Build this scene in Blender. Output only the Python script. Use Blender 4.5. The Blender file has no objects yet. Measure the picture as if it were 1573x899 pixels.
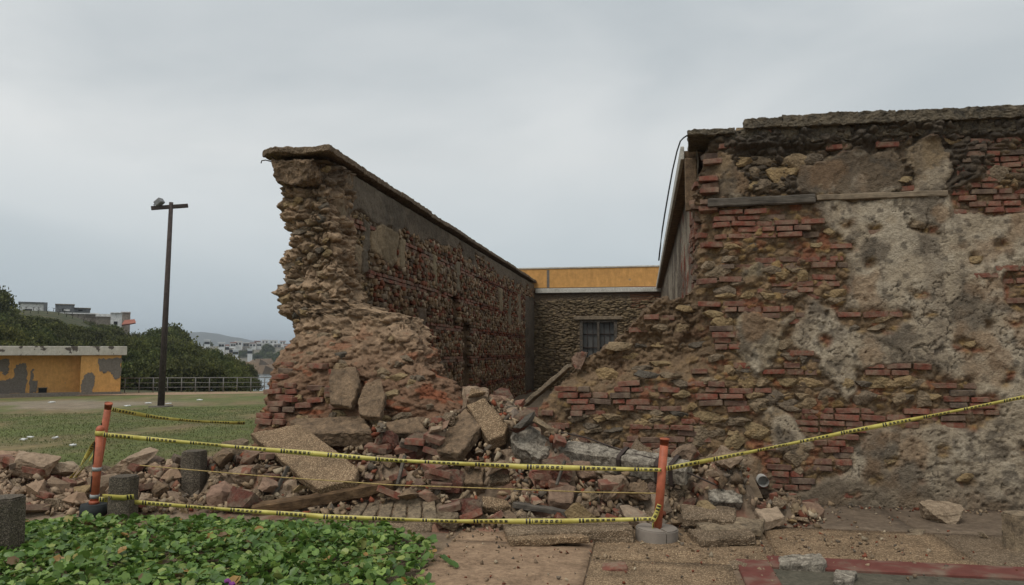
import bpy, bmesh, math, random
import numpy as np
from mathutils import Vector, Matrix, Euler

random.seed(11)
rng = np.random.default_rng(11)
S = bpy.context.scene
COL = S.collection
R = math.radians

# ------------------------------------------------------------------ camera
YAW, PITCH, FPX, EYE = R(10.0), R(4.5), 1150.0, 1.6
cam_d = bpy.data.cameras.new('camera')
cam_d.sensor_width = 36.0
cam_d.lens = 36.0 * FPX / 1573.0
cam_d.clip_start, cam_d.clip_end = 0.05, 20000
cam = bpy.data.objects.new('camera', cam_d)
COL.objects.link(cam)
cam.location = (0, 0, EYE)
cam.rotation_euler = (R(90) + PITCH, 0, YAW)
S.camera = cam

# ------------------------------------------------------------------ sky and sun (overcast)
SUN_EL, SUN_AZ = R(58), R(-150)          # azimuth measured from +Y towards +X
w = bpy.data.worlds.new('World')
S.world = w
w.use_nodes = True
nt = w.node_tree
nt.nodes.clear()
def wn(t, **k):
    n = nt.nodes.new(t)
    for a, b in k.items(): setattr(n, a, b)
    return n
w_out = wn('ShaderNodeOutputWorld')
w_mix = wn('ShaderNodeMixShader'); w_mix.inputs[0].default_value = 0.88
w_b1 = wn('ShaderNodeBackground'); w_b1.inputs[1].default_value = 0.07
w_b2 = wn('ShaderNodeBackground'); w_b2.inputs[1].default_value = 1.06
w_sky = wn('ShaderNodeTexSky'); w_sky.sky_type = 'NISHITA'; w_sky.sun_disc = False
w_sky.sun_elevation = SUN_EL; w_sky.sun_rotation = SUN_AZ % (2 * math.pi)
w_sky.air_density = 1.5; w_sky.dust_density = 4.0
w_tc = wn('ShaderNodeTexCoord')
w_map = wn('ShaderNodeMapping'); w_map.inputs['Scale'].default_value = (1.0, 1.0, 3.2); w_map.inputs['Location'].default_value = (2, 6, 8); w_map.inputs['Rotation'].default_value = (0.1, 0.25, 0.3)
w_n = wn('ShaderNodeTexNoise'); w_n.inputs['Scale'].default_value = 1.2; w_n.inputs['Detail'].default_value = 5; w_n.inputs['Roughness'].default_value = 0.5; w_n.inputs['Distortion'].default_value = 0.5
w_r = wn('ShaderNodeValToRGB')
w_r.color_ramp.elements[0].position = 0.32; w_r.color_ramp.elements[0].color = (0.43, 0.47, 0.49, 1)
w_r.color_ramp.elements[1].position = 0.66; w_r.color_ramp.elements[1].color = (0.69, 0.705, 0.70, 1)
w_sep = wn('ShaderNodeSeparateXYZ')
w_hr = wn('ShaderNodeValToRGB')
w_hr.color_ramp.elements[0].position = 0.0; w_hr.color_ramp.elements[0].color = (1, 1, 1, 1)
w_hr.color_ramp.elements[1].position = 0.25; w_hr.color_ramp.elements[1].color = (0, 0, 0, 1)
w_mc = wn('ShaderNodeMix', data_type='RGBA')
w_mc.inputs['B'].default_value = (0.44, 0.52, 0.575, 1)
L = nt.links.new
L(w_tc.outputs['Generated'], w_map.inputs[0]); L(w_map.outputs[0], w_n.inputs[0]); L(w_n.outputs[0], w_r.inputs[0])
L(w_tc.outputs['Generated'], w_sep.inputs[0]); L(w_sep.outputs[2], w_hr.inputs[0])
L(w_hr.outputs[0], w_mc.inputs['Factor']); L(w_r.outputs[0], w_mc.inputs['A']); L(w_mc.outputs['Result'], w_b2.inputs[0])
L(w_sky.outputs[0], w_b1.inputs[0]); L(w_b1.outputs[0], w_mix.inputs[1]); L(w_b2.outputs[0], w_mix.inputs[2]); L(w_mix.outputs[0], w_out.inputs[0])

sun_d = bpy.data.lights.new('sun', 'SUN'); sun_d.energy = 1.3; sun_d.angle = R(25); sun_d.color = (1.0, 0.96, 0.9)
sun = bpy.data.objects.new('sun', sun_d); COL.objects.link(sun)
sv = Vector((math.sin(SUN_AZ) * math.cos(SUN_EL), math.cos(SUN_AZ) * math.cos(SUN_EL), math.sin(SUN_EL)))
sun.rotation_euler = sv.to_track_quat('Z', 'Y').to_euler(); sun.location = sv * 60
S.view_settings.view_transform = 'Standard'; S.view_settings.look = 'None'
S.view_settings.exposure = 0.2; S.view_settings.gamma = 1.0; S.view_settings.use_curve_mapping = False
S.cycles.use_denoising = True
S.cycles.max_bounces = 5; S.cycles.diffuse_bounces = 3; S.cycles.transmission_bounces = 3; S.cycles.volume_bounces = 0
S.cycles.transparent_max_bounces = 6

# ------------------------------------------------------------------ survey helpers: a sight line met with a plane of the place
_r = np.array([math.cos(YAW), math.sin(YAW), 0])
_f = np.array([-math.sin(YAW) * math.cos(PITCH), math.cos(YAW) * math.cos(PITCH), math.sin(PITCH)])
_u = np.cross(_r, _f)
CAM = np.array([0, 0, EYE])
def ray(px, py): return _f + (px - 786.5) / FPX * _r - (py - 449.5) / FPX * _u
def gnd(px, py, z=0.0):
    d = ray(px, py); return CAM + d * (z - EYE) / d[2]
def at(px, py, Y):
    d = ray(px, py); return CAM + d * Y / d[1]
def atx(px, py, X):
    d = ray(px, py); return CAM + d * X / d[0]
def atd(px, py, dist):
    d = ray(px, py); return CAM + d * dist / math.hypot(d[0], d[1])

# ------------------------------------------------------------------ numpy noise
def _h(x, y, z, s):
    n = (x * 374761393 + y * 668265263 + z * 1440662683 + s * 974711) & 0xffffffff
    n = ((n ^ (n >> 13)) * 1274126177) & 0xffffffff
    n = ((n ^ (n >> 15)) * 2246822519) & 0xffffffff
    return ((n ^ (n >> 16)) & 0xffff) / 65535.0
def vn(p, s=0):
    p = np.asarray(p, float); i = np.floor(p).astype(np.int64); f = p - i; f = f * f * (3 - 2 * f)
    x, y, z = i[..., 0], i[..., 1], i[..., 2]; fx, fy, fz = f[..., 0], f[..., 1], f[..., 2]
    a = _h(x, y, z, s) * (1 - fx) + _h(x + 1, y, z, s) * fx
    b = _h(x, y + 1, z, s) * (1 - fx) + _h(x + 1, y + 1, z, s) * fx
    c = _h(x, y, z + 1, s) * (1 - fx) + _h(x + 1, y, z + 1, s) * fx
    d = _h(x, y + 1, z + 1, s) * (1 - fx) + _h(x + 1, y + 1, z + 1, s) * fx
    return (a * (1 - fy) + b * fy) * (1 - fz) + (c * (1 - fy) + d * fy) * fz
def fbm(p, s=0, o=4, g=0.5):
    p = np.asarray(p, float); t = 0; a = 1.0; n = 0
    for k in range(o):
        t = t + a * vn(p, s + k * 17); n += a; a *= g; p = p * 2.03 + 3.7
    return t / n                      # 0..1
def cells(p, s=0):
    """3-d cellular noise: nearest, second nearest distance and an id 0..1"""
    p = np.asarray(p, float); i = np.floor(p).astype(np.int64)
    d1 = np.full(p.shape[:-1], 9.0); d2 = d1.copy(); idv = np.zeros(p.shape[:-1])
    for a in (-1, 0, 1):
        for b in (-1, 0, 1):
            for c in (-1, 0, 1):
                q = i + np.array([a, b, c]); x, y, z = q[..., 0], q[..., 1], q[..., 2]
                ft = np.stack([q[..., 0] + _h(x, y, z, s), q[..., 1] + _h(x, y, z, s + 1), q[..., 2] + _h(x, y, z, s + 2)], -1)
                d = np.linalg.norm(ft - p, axis=-1)
                n = d < d1
                d2 = np.where(n, d1, np.minimum(d2, d)); idv = np.where(n, _h(x, y, z, s + 3), idv); d1 = np.where(n, d, d1)
    return d1, d2, idv
def inpoly(x, y, poly):
    r = np.zeros(x.shape, bool); n = len(poly)
    for k in range(n):
        x1, y1 = poly[k]; x2, y2 = poly[(k + 1) % n]
        if y1 == y2: continue
        c = ((y1 > y) != (y2 > y)) & (x < (x2 - x1) * (y - y1) / (y2 - y1) + x1)
        r ^= c
    return r
def blur(a, n):
    if n < 1: return a
    for ax in (0, 1):
        p = np.pad(a, [(n + 1, n) if k == ax else (0, 0) for k in (0, 1)], mode='edge')
        c = np.cumsum(p, axis=ax)
        k = 2 * n + 1
        a = (np.take(c, range(k, c.shape[ax]), axis=ax) - np.take(c, range(0, c.shape[ax] - k), axis=ax)) / k
    return a
def sm(a, lo, hi):
    t = np.clip((a - lo) / (hi - lo), 0, 1); return t * t * (3 - 2 * t)
def mixc(a, b, t): return a * (1 - t[..., None]) + np.asarray(b) * t[..., None]

# ------------------------------------------------------------------ mesh and object helpers
def npmesh(name, V, F, col=None, smooth=False, uv=None):
    V = np.asarray(V, np.float32).reshape(-1, 3); F = np.asarray(F, np.int32); k = F.shape[1]
    me = bpy.data.meshes.new(name)
    me.vertices.add(len(V)); me.vertices.foreach_set('co', V.ravel())
    me.loops.add(F.size); me.loops.foreach_set('vertex_index', F.ravel())
    me.polygons.add(len(F)); me.polygons.foreach_set('loop_start', np.arange(0, F.size, k, dtype=np.int32))
    me.polygons.foreach_set('loop_total', np.full(len(F), k, np.int32))
    if smooth: me.polygons.foreach_set('use_smooth', np.ones(len(F), bool))
    if col is not None:
        c = np.ones((len(V), 4), np.float32); c[:, :3] = np.asarray(col).reshape(-1, 3)
        me.color_attributes.new('Col', 'FLOAT_COLOR', 'POINT').data.foreach_set('color', c.ravel())
    if uv is not None:
        me.uv_layers.new(name='UVMap').data.foreach_set('uv', np.asarray(uv, np.float32)[F.ravel()].ravel())
    me.update(calc_edges=True); me.validate()
    return me
def grid_faces(nv, nu, mask=None):
    i = np.arange(nv * nu).reshape(nv, nu)
    F = np.stack([i[:-1, :-1], i[:-1, 1:], i[1:, 1:], i[1:, :-1]], -1)
    return F[mask] if mask is not None else F.reshape(-1, 4)
def submesh(V, F, col=None):
    u, inv = np.unique(F, return_inverse=True)
    return V.reshape(-1, 3)[u], inv.reshape(F.shape), (None if col is None else col.reshape(-1, 3)[u])
def props(o, label=None, cat=None, group=None, kind=None):
    if label: o['label'] = label
    if cat: o['category'] = cat
    if group: o['group'] = group
    if kind: o['kind'] = kind
    return o
def ob(name, me, mat=None, parent=None, loc=None, rot=None, scale=None, **k):
    o = bpy.data.objects.new(name, me); COL.objects.link(o)
    if mat is not None and me is not None and not me.materials: me.materials.append(mat)
    if parent is not None:
        o.parent = parent; o.matrix_parent_inverse = Matrix.Translation(-Vector(ROOTS.get(parent.name, (0, 0, 0))))
    if loc is not None: o.location = loc
    if rot is not None: o.rotation_euler = rot
    if scale is not None: o.scale = scale
    return props(o, **k)
ROOTS = {}
def thing(name, loc, label, cat, group=None):
    o = bpy.data.objects.new(name, None); COL.objects.link(o); o.empty_display_size = 0.2
    o.location = loc; ROOTS[o.name] = tuple(loc)
    return props(o, label, cat, group)
def from_bm(bm, name, smooth=False):
    me = bpy.data.meshes.new(name); bm.to_mesh(me); bm.free()
    if smooth: me.polygons.foreach_set('use_smooth', np.ones(len(me.polygons), bool))
    return me
def V3(a): return Vector((float(a[0]), float(a[1]), float(a[2])))
def refine(bm, L, it=6):
    for _ in range(it):
        es = [e for e in bm.edges if e.calc_length() > L]
        if not es: break
        bmesh.ops.subdivide_edges(bm, edges=es, cuts=1, use_grid_fill=True)
        bmesh.ops.triangulate(bm, faces=[f for f in bm.faces if len(f.verts) > 3])
def roughen(me, amp, freq, seed, fine=0.35):
    n = len(me.vertices); v = np.empty(n * 3, np.float32); me.vertices.foreach_get('co', v); v = v.reshape(-1, 3).astype(float)
    for k in range(3):
        v[:, k] += amp * (fbm(v * freq + 11.3 * k, seed + k * 5, 3) - 0.5) * 2 + amp * fine * (vn(v * freq * 5 + 5.1 * k, seed + 40 + k) - 0.5) * 2
    me.vertices.foreach_set('co', v.astype(np.float32).ravel()); me.update()
_seed = [100]
def slab_mesh(corners, thick, L=0.06, amp=0.012, freq=6.0, chip=0.02, name='slab'):
    chip *= 0.55; freq *= 1.35; L *= 0.75
    """a broken slab: a flat outline in space given a thickness away from its outward face, chipped along the edges"""
    _seed[0] += 7; sd = _seed[0]
    P = [V3(c) for c in corners]; c0 = sum(P, Vector()) / len(P); nrm = Vector()
    for k in range(len(P)): nrm += (P[k] - c0).cross(P[(k + 1) % len(P)] - c0)
    nrm.normalize()
    if nrm.dot(V3(CAM) - c0) < 0: nrm = -nrm
    P = [p - nrm * (p - c0).dot(nrm) * 0.85 for p in P]
    bm = bmesh.new()
    vs = [bm.verts.new(p) for p in P]; bm.faces.new(vs)
    ret = bmesh.ops.extrude_face_region(bm, geom=bm.faces[:])
    for v in ret['geom']:
        if isinstance(v, bmesh.types.BMVert): v.co -= nrm * thick
    # keep the first face as well
    if not any(all(x in f.verts for x in vs) for f in bm.faces): bm.faces.new(vs)
    bmesh.ops.recalc_face_normals(bm, faces=bm.faces)
    bmesh.ops.bevel(bm, geom=bm.edges[:], offset=min(chip, thick * 0.3), segments=1, affect='EDGES')
    bmesh.ops.triangulate(bm, faces=bm.faces[:]); refine(bm, L)
    me = from_bm(bm, name); roughen(me, amp, freq, sd)
    return me
def recenter(me, o):
    """move a mesh built in place so that the object's origin sits at its own base"""
    n = len(me.vertices); v = np.empty(n * 3, np.float32); me.vertices.foreach_get('co', v); v = v.reshape(-1, 3)
    c = (v.min(0) + v.max(0)) / 2; c[2] = v[:, 2].min()
    me.vertices.foreach_set('co', (v - c).ravel()); me.update(); o.location = c
def beam_mesh(p0, p1, wd, ht, L=0.08, amp=0.01, freq=5, roll=0.0, name='beam', taper=1.0):
    _seed[0] += 7
    p0, p1 = V3(p0), V3(p1); d = (p1 - p0); ln = d.length
    bm = bmesh.new(); bmesh.ops.create_cube(bm, size=1.0)
    for v in bm.verts:
        t = v.co.x + 0.5; s = 1 + (taper - 1) * t
        v.co = Vector((v.co.x * ln, v.co.y * wd * s, v.co.z * ht * s))
    bmesh.ops.bevel(bm, geom=bm.edges[:], offset=min(wd, ht) * 0.12, segments=1, affect='EDGES')
    bmesh.ops.triangulate(bm, faces=bm.faces[:]); refine(bm, L)
    me = from_bm(bm, name); roughen(me, amp, freq, _seed[0])
    q = d.to_track_quat('X', 'Z').to_matrix().to_4x4() @ Matrix.Rotation(roll, 4, 'X')
    me.transform(Matrix.Translation((p0 + p1) / 2) @ q)
    return me
def rock_mesh(seed, npts=16, box=0.6, L=0.45, amp=0.06, name='rock', flat=1.0, fine=0.5):
    rr = np.random.default_rng(seed)
    p = rr.normal(size=(npts, 3)); p /= np.linalg.norm(p, axis=1)[:, None]
    q = p / np.abs(p).max(1)[:, None]
    p = p * (1 - box) + q * box * 0.85
    p *= rr.uniform(0.8, 1.1, (npts, 1)); p[:, 2] *= flat
    bm = bmesh.new()
    for a in p: bm.verts.new(a)
    r = bmesh.ops.convex_hull(bm, input=bm.verts[:])
    bad = [g for g in r['geom_interior'] if isinstance(g, bmesh.types.BMVert)]
    if bad: bmesh.ops.delete(bm, geom=bad, context='VERTS')
    bmesh.ops.triangulate(bm, faces=bm.faces[:]); refine(bm, L)
    me = from_bm(bm, name); roughen(me, amp, 2.2, seed, fine)
    return me
def brick_mesh(seed, name='brick', j=0.07):
    rr = random.Random(seed); bm = bmesh.new(); bmesh.ops.create_cube(bm, size=1.0)
    for v in bm.verts: v.co += Vector((rr.uniform(-j, j) * 0.4, rr.uniform(-j, j), rr.uniform(-j, j)))
    bmesh.ops.bevel(bm, geom=bm.edges[:], offset=0.05, segments=1, affect='EDGES')
    bmesh.ops.triangulate(bm, faces=bm.faces[:])
    return from_bm(bm, name)
def mesh_arrays(me):
    n = len(me.vertices); v = np.empty(n * 3, np.float32); me.vertices.foreach_get('co', v)
    me.calc_loop_triangles(); t = np.empty(len(me.loop_triangles) * 3, np.int32); me.loop_triangles.foreach_get('vertices', t)
    return v.reshape(-1, 3), t.reshape(-1, 3)
def join_pieces(name, temps, which, mats, cols):
    """many small pieces gathered into one mesh; temps = [(V,F)], which = index, mats = (N,4,4), cols = (N,3)"""
    Vs, Fs, Cs, base = [], [], [], 0
    which = np.asarray(which); mats = np.asarray(mats); cols = np.asarray(cols)
    for t, (V, F) in enumerate(temps):
        ix = np.where(which == t)[0]
        if not len(ix): continue
        M = mats[ix]
        P = np.einsum('nij,vj->nvi', M[:, :3, :3], V) + M[:, None, :3, 3]
        n = len(V)
        Fs.append((F[None] + (np.arange(len(ix)) * n)[:, None, None]).reshape(-1, F.shape[1]) + base)
        Vs.append(P.reshape(-1, 3)); Cs.append(np.repeat(cols[ix], n, 0)); base += n * len(ix)
    return npmesh(name, np.concatenate(Vs), np.concatenate(Fs), np.concatenate(Cs))
def xf(loc, rot, sc):
    return np.array(Matrix.LocRotScale(Vector(loc), Euler(rot), Vector(sc)))

# ------------------------------------------------------------------ materials
def mat(name, build, rough=0.9, spec=0.25):
    m = bpy.data.materials.new(name); m.use_nodes = True; t = m.node_tree; b = t.nodes['Principled BSDF']
    b.inputs['Roughness'].default_value = rough; b.inputs['Specular IOR Level'].default_value = spec
    build(t, b); return m
def N(t, ty, ins=None, **k):
    n = t.nodes.new(ty)
    for a, b in k.items(): setattr(n, a, b)
    for a, b in (ins or {}).items():
        if isinstance(b, bpy.types.NodeSocket): t.links.new(b, n.inputs[a])
        else: n.inputs[a].default_value = b
    return n
def ramp(t, fac, stops):
    n = t.nodes.new('ShaderNodeValToRGB'); e = n.color_ramp.elements
    while len(e) < len(stops): e.new(0.5)
    for k, (p, c) in enumerate(stops):
        e[k].position = p; e[k].color = (*c, 1) if len(c) == 3 else c
    t.links.new(fac, n.inputs[0]); return n.outputs[0]
def mix(t, a, b, f, mode='MIX'):
    n = t.nodes.new('ShaderNodeMix'); n.data_type = 'RGBA'; n.blend_type = mode
    for s, v in (('Factor', f), ('A', a), ('B', b)):
        if isinstance(v, bpy.types.NodeSocket): t.links.new(v, n.inputs[s])
        else: n.inputs[s].default_value = v if not isinstance(v, tuple) else (*v, 1)[:4]
    return n.outputs['Result']
def noise(t, vec, sc, det=4, ro=0.6, dist=0.0):
    return N(t, 'ShaderNodeTexNoise', {'Vector': vec, 'Scale': sc, 'Detail': det, 'Roughness': ro, 'Distortion': dist}).outputs['Fac']
def bump(t, b, h, st=0.5, dist=0.02):
    n = N(t, 'ShaderNodeBump', {'Height': h, 'Strength': st, 'Distance': dist}); t.links.new(n.outputs[0], b.inputs['Normal'])
def math_(t, op, a, b=0.0, clamp=False):
    n = t.nodes.new('ShaderNodeMath'); n.operation = op; n.use_clamp = clamp
    for k, v in enumerate((a, b)):
        if isinstance(v, bpy.types.NodeSocket): t.links.new(v, n.inputs[k])
        else: n.inputs[k].default_value = v
    return n.outputs[0]
def objc(t): return t.nodes.new('ShaderNodeTexCoord').outputs['Object']
def geo(t): return t.nodes.new('ShaderNodeNewGeometry').outputs['Position']
def rnd(t): return t.nodes.new('ShaderNodeObjectInfo').outputs['Random']

def m_attr(name, nscale=18.0, lo=0.72, hi=1.25, bst=0.5, bd=0.01, rough=0.92, spec=0.2, bsc=55.0):
    def f(t, b):
        c = N(t, 'ShaderNodeVertexColor', layer_name='Col').outputs[0]; g = geo(t)
        n = noise(t, g, nscale, 5, 0.7)
        v = ramp(t, n, [(0.25, (lo,) * 3), (0.75, (hi,) * 3)])
        if name == 'ground_soil': c = mix(t, c, (0.20, 0.15, 0.085), ramp(t, noise(t, g, 0.55, 6, 0.72), [(0.48, (0,) * 3), (0.66, (0.55,) * 3)])); c = mix(t, c, ramp(t, noise(t, g, 1.7, 5, 0.75), [(0.3, (0.6,) * 3), (0.7, (1.25,) * 3)]), 1.0, 'MULTIPLY')
        t.links.new(mix(t, c, v, 1.0, 'MULTIPLY'), b.inputs['Base Color'])
        h = math_(t, 'ADD', noise(t, g, bsc, 4, 0.65), math_(t, 'MULTIPLY', noise(t, g, bsc * 0.3, 3), 1.5))
        bump(t, b, h, bst, bd)
    return mat(name, f, rough, spec)
M_wall = m_attr('wall_masonry', 30, 0.6, 1.3, 0.8, 0.02)
M_ground = m_attr('ground_soil', 9, 0.75, 1.2, 0.6, 0.03, bsc=25)
M_stuff = m_attr('rubble_pieces', 40, 0.7, 1.25, 0.6, 0.01)
M_far = m_attr('far_surface', 0.4, 0.8, 1.15, 0.2, 0.1, bsc=2)

def f_brick(t, b):
    o = objc(t); g = geo(t); r = rnd(t)
    base = ramp(t, r, [(0.0, (0.185, 0.062, 0.046)), (0.3, (0.24, 0.072, 0.050)), (0.55, (0.215, 0.080, 0.058)), (0.72, (0.18, 0.082, 0.062)), (0.86, (0.14, 0.080, 0.062)), (1.0, (0.085, 0.066, 0.055))])
    n = noise(t, g, 22, 5, 0.7)
    c = mix(t, base, ramp(t, n, [(0.3, (0.55,) * 3), (0.7, (1.2,) * 3)]), 1.0, 'MULTIPLY')
    d = noise(t, g, 9, 5, 0.75)
    dust = ramp(t, d, [(0.40, (0.08,) * 3), (0.64, (0.85,) * 3)])
    c = mix(t, c, (0.25, 0.19, 0.135), dust)
    t.links.new(c, b.inputs['Base Color'])
    bump(t, b, noise(t, g, 70, 4, 0.7), 0.7, 0.012)
M_brick = mat('old_brick', f_brick)
def f_stone(t, b):
    g = geo(t); r = rnd(t)
    base = ramp(t, r, [(0, (0.30, 0.225, 0.13)), (0.3, (0.34, 0.24, 0.13)), (0.55, (0.27, 0.205, 0.135)), (0.8, (0.215, 0.165, 0.115)), (1.0, (0.12, 0.105, 0.085))])
    n = noise(t, g, 16, 6, 0.75)
    c = mix(t, base, ramp(t, n, [(0.3, (0.5,) * 3), (0.68, (1.25,) * 3)]), 1.0, 'MULTIPLY')
    t.links.new(c, b.inputs['Base Color'])
    v = N(t, 'ShaderNodeTexVoronoi', {'Vector': g, 'Scale': 38.0}).outputs['Distance']
    bump(t, b, math_(t, 'ADD', noise(t, g, 45, 5, 0.7), math_(t, 'MULTIPLY', v, 0.7)), 0.9, 0.025)
M_stone = mat('coral_stone', f_stone)
def f_pale(t, b):
    g = geo(t); r = rnd(t)
    base = ramp(t, r, [(0, (0.36, 0.27, 0.20)), (0.3, (0.46, 0.355, 0.265)), (0.6, (0.40, 0.28, 0.20)), (0.8, (0.30, 0.23, 0.17)), (1.0, (0.50, 0.40, 0.30))])
    c = mix(t, base, ramp(t, noise(t, g, 15, 6, 0.75), [(0.3, (0.6,) * 3), (0.7, (1.15,) * 3)]), 1.0, 'MULTIPLY')
    t.links.new(c, b.inputs['Base Color']); bump(t, b, noise(t, g, 42, 5, 0.75), 0.9, 0.02)
M_pale = mat('pale_dusty_rubble', f_pale)
def f_rubble(t, b):
    g = geo(t); r = rnd(t)
    base = ramp(t, r, [(0, (0.32, 0.235, 0.165)), (0.25, (0.41, 0.305, 0.215)), (0.5, (0.26, 0.185, 0.13)), (0.7, (0.36, 0.23, 0.165)), (0.85, (0.24, 0.19, 0.15)), (1.0, (0.46, 0.35, 0.25))])
    n = noise(t, g, 13, 6, 0.75)
    c = mix(t, base, ramp(t, n, [(0.3, (0.5,) * 3), (0.7, (1.25,) * 3)]), 1.0, 'MULTIPLY')
    c = mix(t, c, (0.24, 0.07, 0.045), ramp(t, noise(t, g, 4.5, 3, 0.6, 0.8), [(0.60, (0,) * 3), (0.68, (0.65,) * 3)]))
    t.links.new(c, b.inputs['Base Color'])
    bump(t, b, noise(t, g, 42, 5, 0.75), 0.9, 0.025)
M_rubble = mat('mortar_rubble', f_rubble)
def f_mason(t, b):
    g = objc(t)
    g2 = N(t, 'ShaderNodeVectorMath', {0: g, 1: N(t, 'ShaderNodeTexNoise', {'Vector': g, 'Scale': 5.0}).outputs['Color']}, operation='ADD').outputs[0]
    w_ = geo(t)
    br = N(t, 'ShaderNodeTexBrick', {'Vector': g2, 'Scale': 4.0, 'Mortar Size': 0.022, 'Color1': (0.23, 0.085, 0.06, 1), 'Color2': (0.17, 0.065, 0.05, 1), 'Mortar': (0.28, 0.22, 0.16, 1), 'Brick Width': 0.9, 'Row Height': 0.28})
    c = mix(t, br.outputs[0], (0.27, 0.205, 0.145), ramp(t, noise(t, w_, 5, 4, 0.65), [(0.46, (0,) * 3), (0.58, (0.9,) * 3)]))
    c = mix(t, c, ramp(t, noise(t, w_, 18, 5, 0.75), [(0.3, (0.5,) * 3), (0.7, (1.2,) * 3)]), 1.0, 'MULTIPLY')
    t.links.new(c, b.inputs['Base Color'])
    bump(t, b, math_(t, 'SUBTRACT', noise(t, w_, 40, 5, 0.75), math_(t, 'MULTIPLY', br.outputs['Fac'], 0.5)), 0.9, 0.03)
M_mason = mat('broken_masonry', f_mason)
def pebble(name, base, stone_hi, scale=85.0):
    def f(t, b):
        g = geo(t)
        v = N(t, 'ShaderNodeTexVoronoi', {'Vector': g, 'Scale': scale})
        pc = ramp(t, N(t, 'ShaderNodeSeparateColor', {0: v.outputs['Color']}).outputs[0], [(0, tuple(x * 0.55 for x in base)), (0.5, base), (1, stone_hi)])
        c = mix(t, pc, tuple(x * 0.45 for x in base), ramp(t, v.outputs['Distance'], [(0.35, (0,) * 3), (0.7, (0.9,) * 3)]))
        c = mix(t, c, ramp(t, noise(t, g, 3.5, 5, 0.7), [(0.3, (0.6,) * 3), (0.7, (1.15,) * 3)]), 1.0, 'MULTIPLY')
        t.links.new(c, b.inputs['Base Color'])
        bump(t, b, math_(t, 'SUBTRACT', math_(t, 'MULTIPLY', noise(t, g, 20, 4), 0.8), v.outputs['Distance']), 0.7, 0.012)
    return mat(name, f)
M_pebble = pebble('pebbled_concrete', (0.34, 0.245, 0.165), (0.52, 0.40, 0.275))
M_pebble_grey = pebble('pebbled_grey_concrete', (0.27, 0.205, 0.145), (0.41, 0.325, 0.24))
def mottled(name, a, bcol, lo, hi, sc=7.0):
    def f(t, b):
        g = geo(t)
        n = noise(t, g, sc, 7, 0.78, 0.5)
        c = ramp(t, n, [(lo, a), (hi, bcol)])
        c = mix(t, c, ramp(t, noise(t, g, sc * 6, 4, 0.7), [(0.3, (0.6,) * 3), (0.7, (1.15,) * 3)]), 1.0, 'MULTIPLY')
        t.links.new(c, b.inputs['Base Color']); bump(t, b, noise(t, g, 50, 5, 0.7), 0.8, 0.015)
    return mat(name, f)
M_white_mold = mottled('limewashed_stone', (0.085, 0.07, 0.053), (0.50, 0.44, 0.35), 0.38, 0.64, 14)
M_concrete = mottled('weathered_concrete', (0.13, 0.115, 0.095), (0.25, 0.22, 0.18), 0.35, 0.65, 5)
M_conc_dark = mottled('dark_concrete', (0.085, 0.064, 0.047), (0.31, 0.225, 0.155), 0.34, 0.66, 9)
M_crust = mottled('black_crusted_concrete', (0.05, 0.045, 0.038), (0.27, 0.225, 0.165), 0.36, 0.72, 9)
M_slab_grey = mottled('grey_render_slab', (0.09, 0.072, 0.055), (0.37, 0.295, 0.21), 0.34, 0.64, 13)
M_whitepaint = mottled('old_white_paint', (0.40, 0.37, 0.31), (0.62, 0.59, 0.52), 0.3, 0.55, 4)
M_house_white = mottled('white_house_paint', (0.70, 0.69, 0.66), (0.82, 0.81, 0.78), 0.3, 0.6, 0.6)
M_house_grey = mottled('grey_house_paint', (0.15, 0.155, 0.16), (0.22, 0.225, 0.23), 0.3, 0.6, 0.6)
M_house_tan = mottled('tan_house_paint', (0.24, 0.21, 0.17), (0.34, 0.30, 0.25), 0.3, 0.6, 0.6)
M_roofred = mottled('red_roof', (0.28, 0.09, 0.06), (0.40, 0.15, 0.10), 0.3, 0.6, 2)
def plain(name, c, rough=0.6, spec=0.4, metal=0.0, var=0.25, sc=12):
    def f(t, b):
        v = ramp(t, noise(t, geo(t), sc, 5, 0.65), [(0.3, tuple(x * (1 - var) for x in c)), (0.7, tuple(min(1, x * (1 + var)) for x in c))])
        t.links.new(v, b.inputs['Base Color']); b.inputs['Metallic'].default_value = metal
    return mat(name, f, rough, spec)
M_orange = plain('orange_plastic', (0.42, 0.115, 0.055), 0.55, 0.4, var=0.3, sc=14)
M_band = plain('reflective_band', (0.30, 0.31, 0.30), 0.5, 0.5)
M_black = plain('black_rubber', (0.035, 0.04, 0.04), 0.8, 0.2)
M_dark = plain('dark_void', (0.02, 0.02, 0.02), 0.9, 0.1)
M_iron = plain('rusty_iron', (0.06, 0.045, 0.038), 0.8, 0.2)
M_pvc = plain('grey_pipe', (0.42, 0.40, 0.36), 0.6, 0.3)
M_cable = plain('black_cable', (0.03, 0.03, 0.03), 0.7, 0.2)
M_rail = plain('galvanised_rail', (0.17, 0.16, 0.145), 0.6, 0.4)
M_basecon = plain('smooth_base_concrete', (0.25, 0.215, 0.18), .85, .2, var=.18, sc=6)
M_litter = plain('white_litter', (0.6, 0.6, 0.58), 0.6, 0.3)
M_glass = plain('dusty_window_glass', (0.11, 0.108, 0.10), 0.35, 0.5, var=0.15, sc=4)
M_lamp = plain('lamp_housing', (0.20, 0.20, 0.20), 0.5, 0.4)
M_asphalt = mottled('mossy_asphalt', (0.088, 0.082, 0.058), (0.155, 0.135, 0.098), 0.35, 0.65, 4)
M_cement = mottled('dark_cement_paving', (0.135, 0.105, 0.08), (0.23, 0.18, 0.135), 0.35, 0.65, 3)
M_sandpave = mottled('sandy_paving', (0.235, 0.165, 0.115), (0.40, 0.29, 0.205), 0.34, 0.60, 4.5)
M_trunk = plain('tree_bark', (0.06, 0.05, 0.04), 0.9, 0.1)
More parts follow.
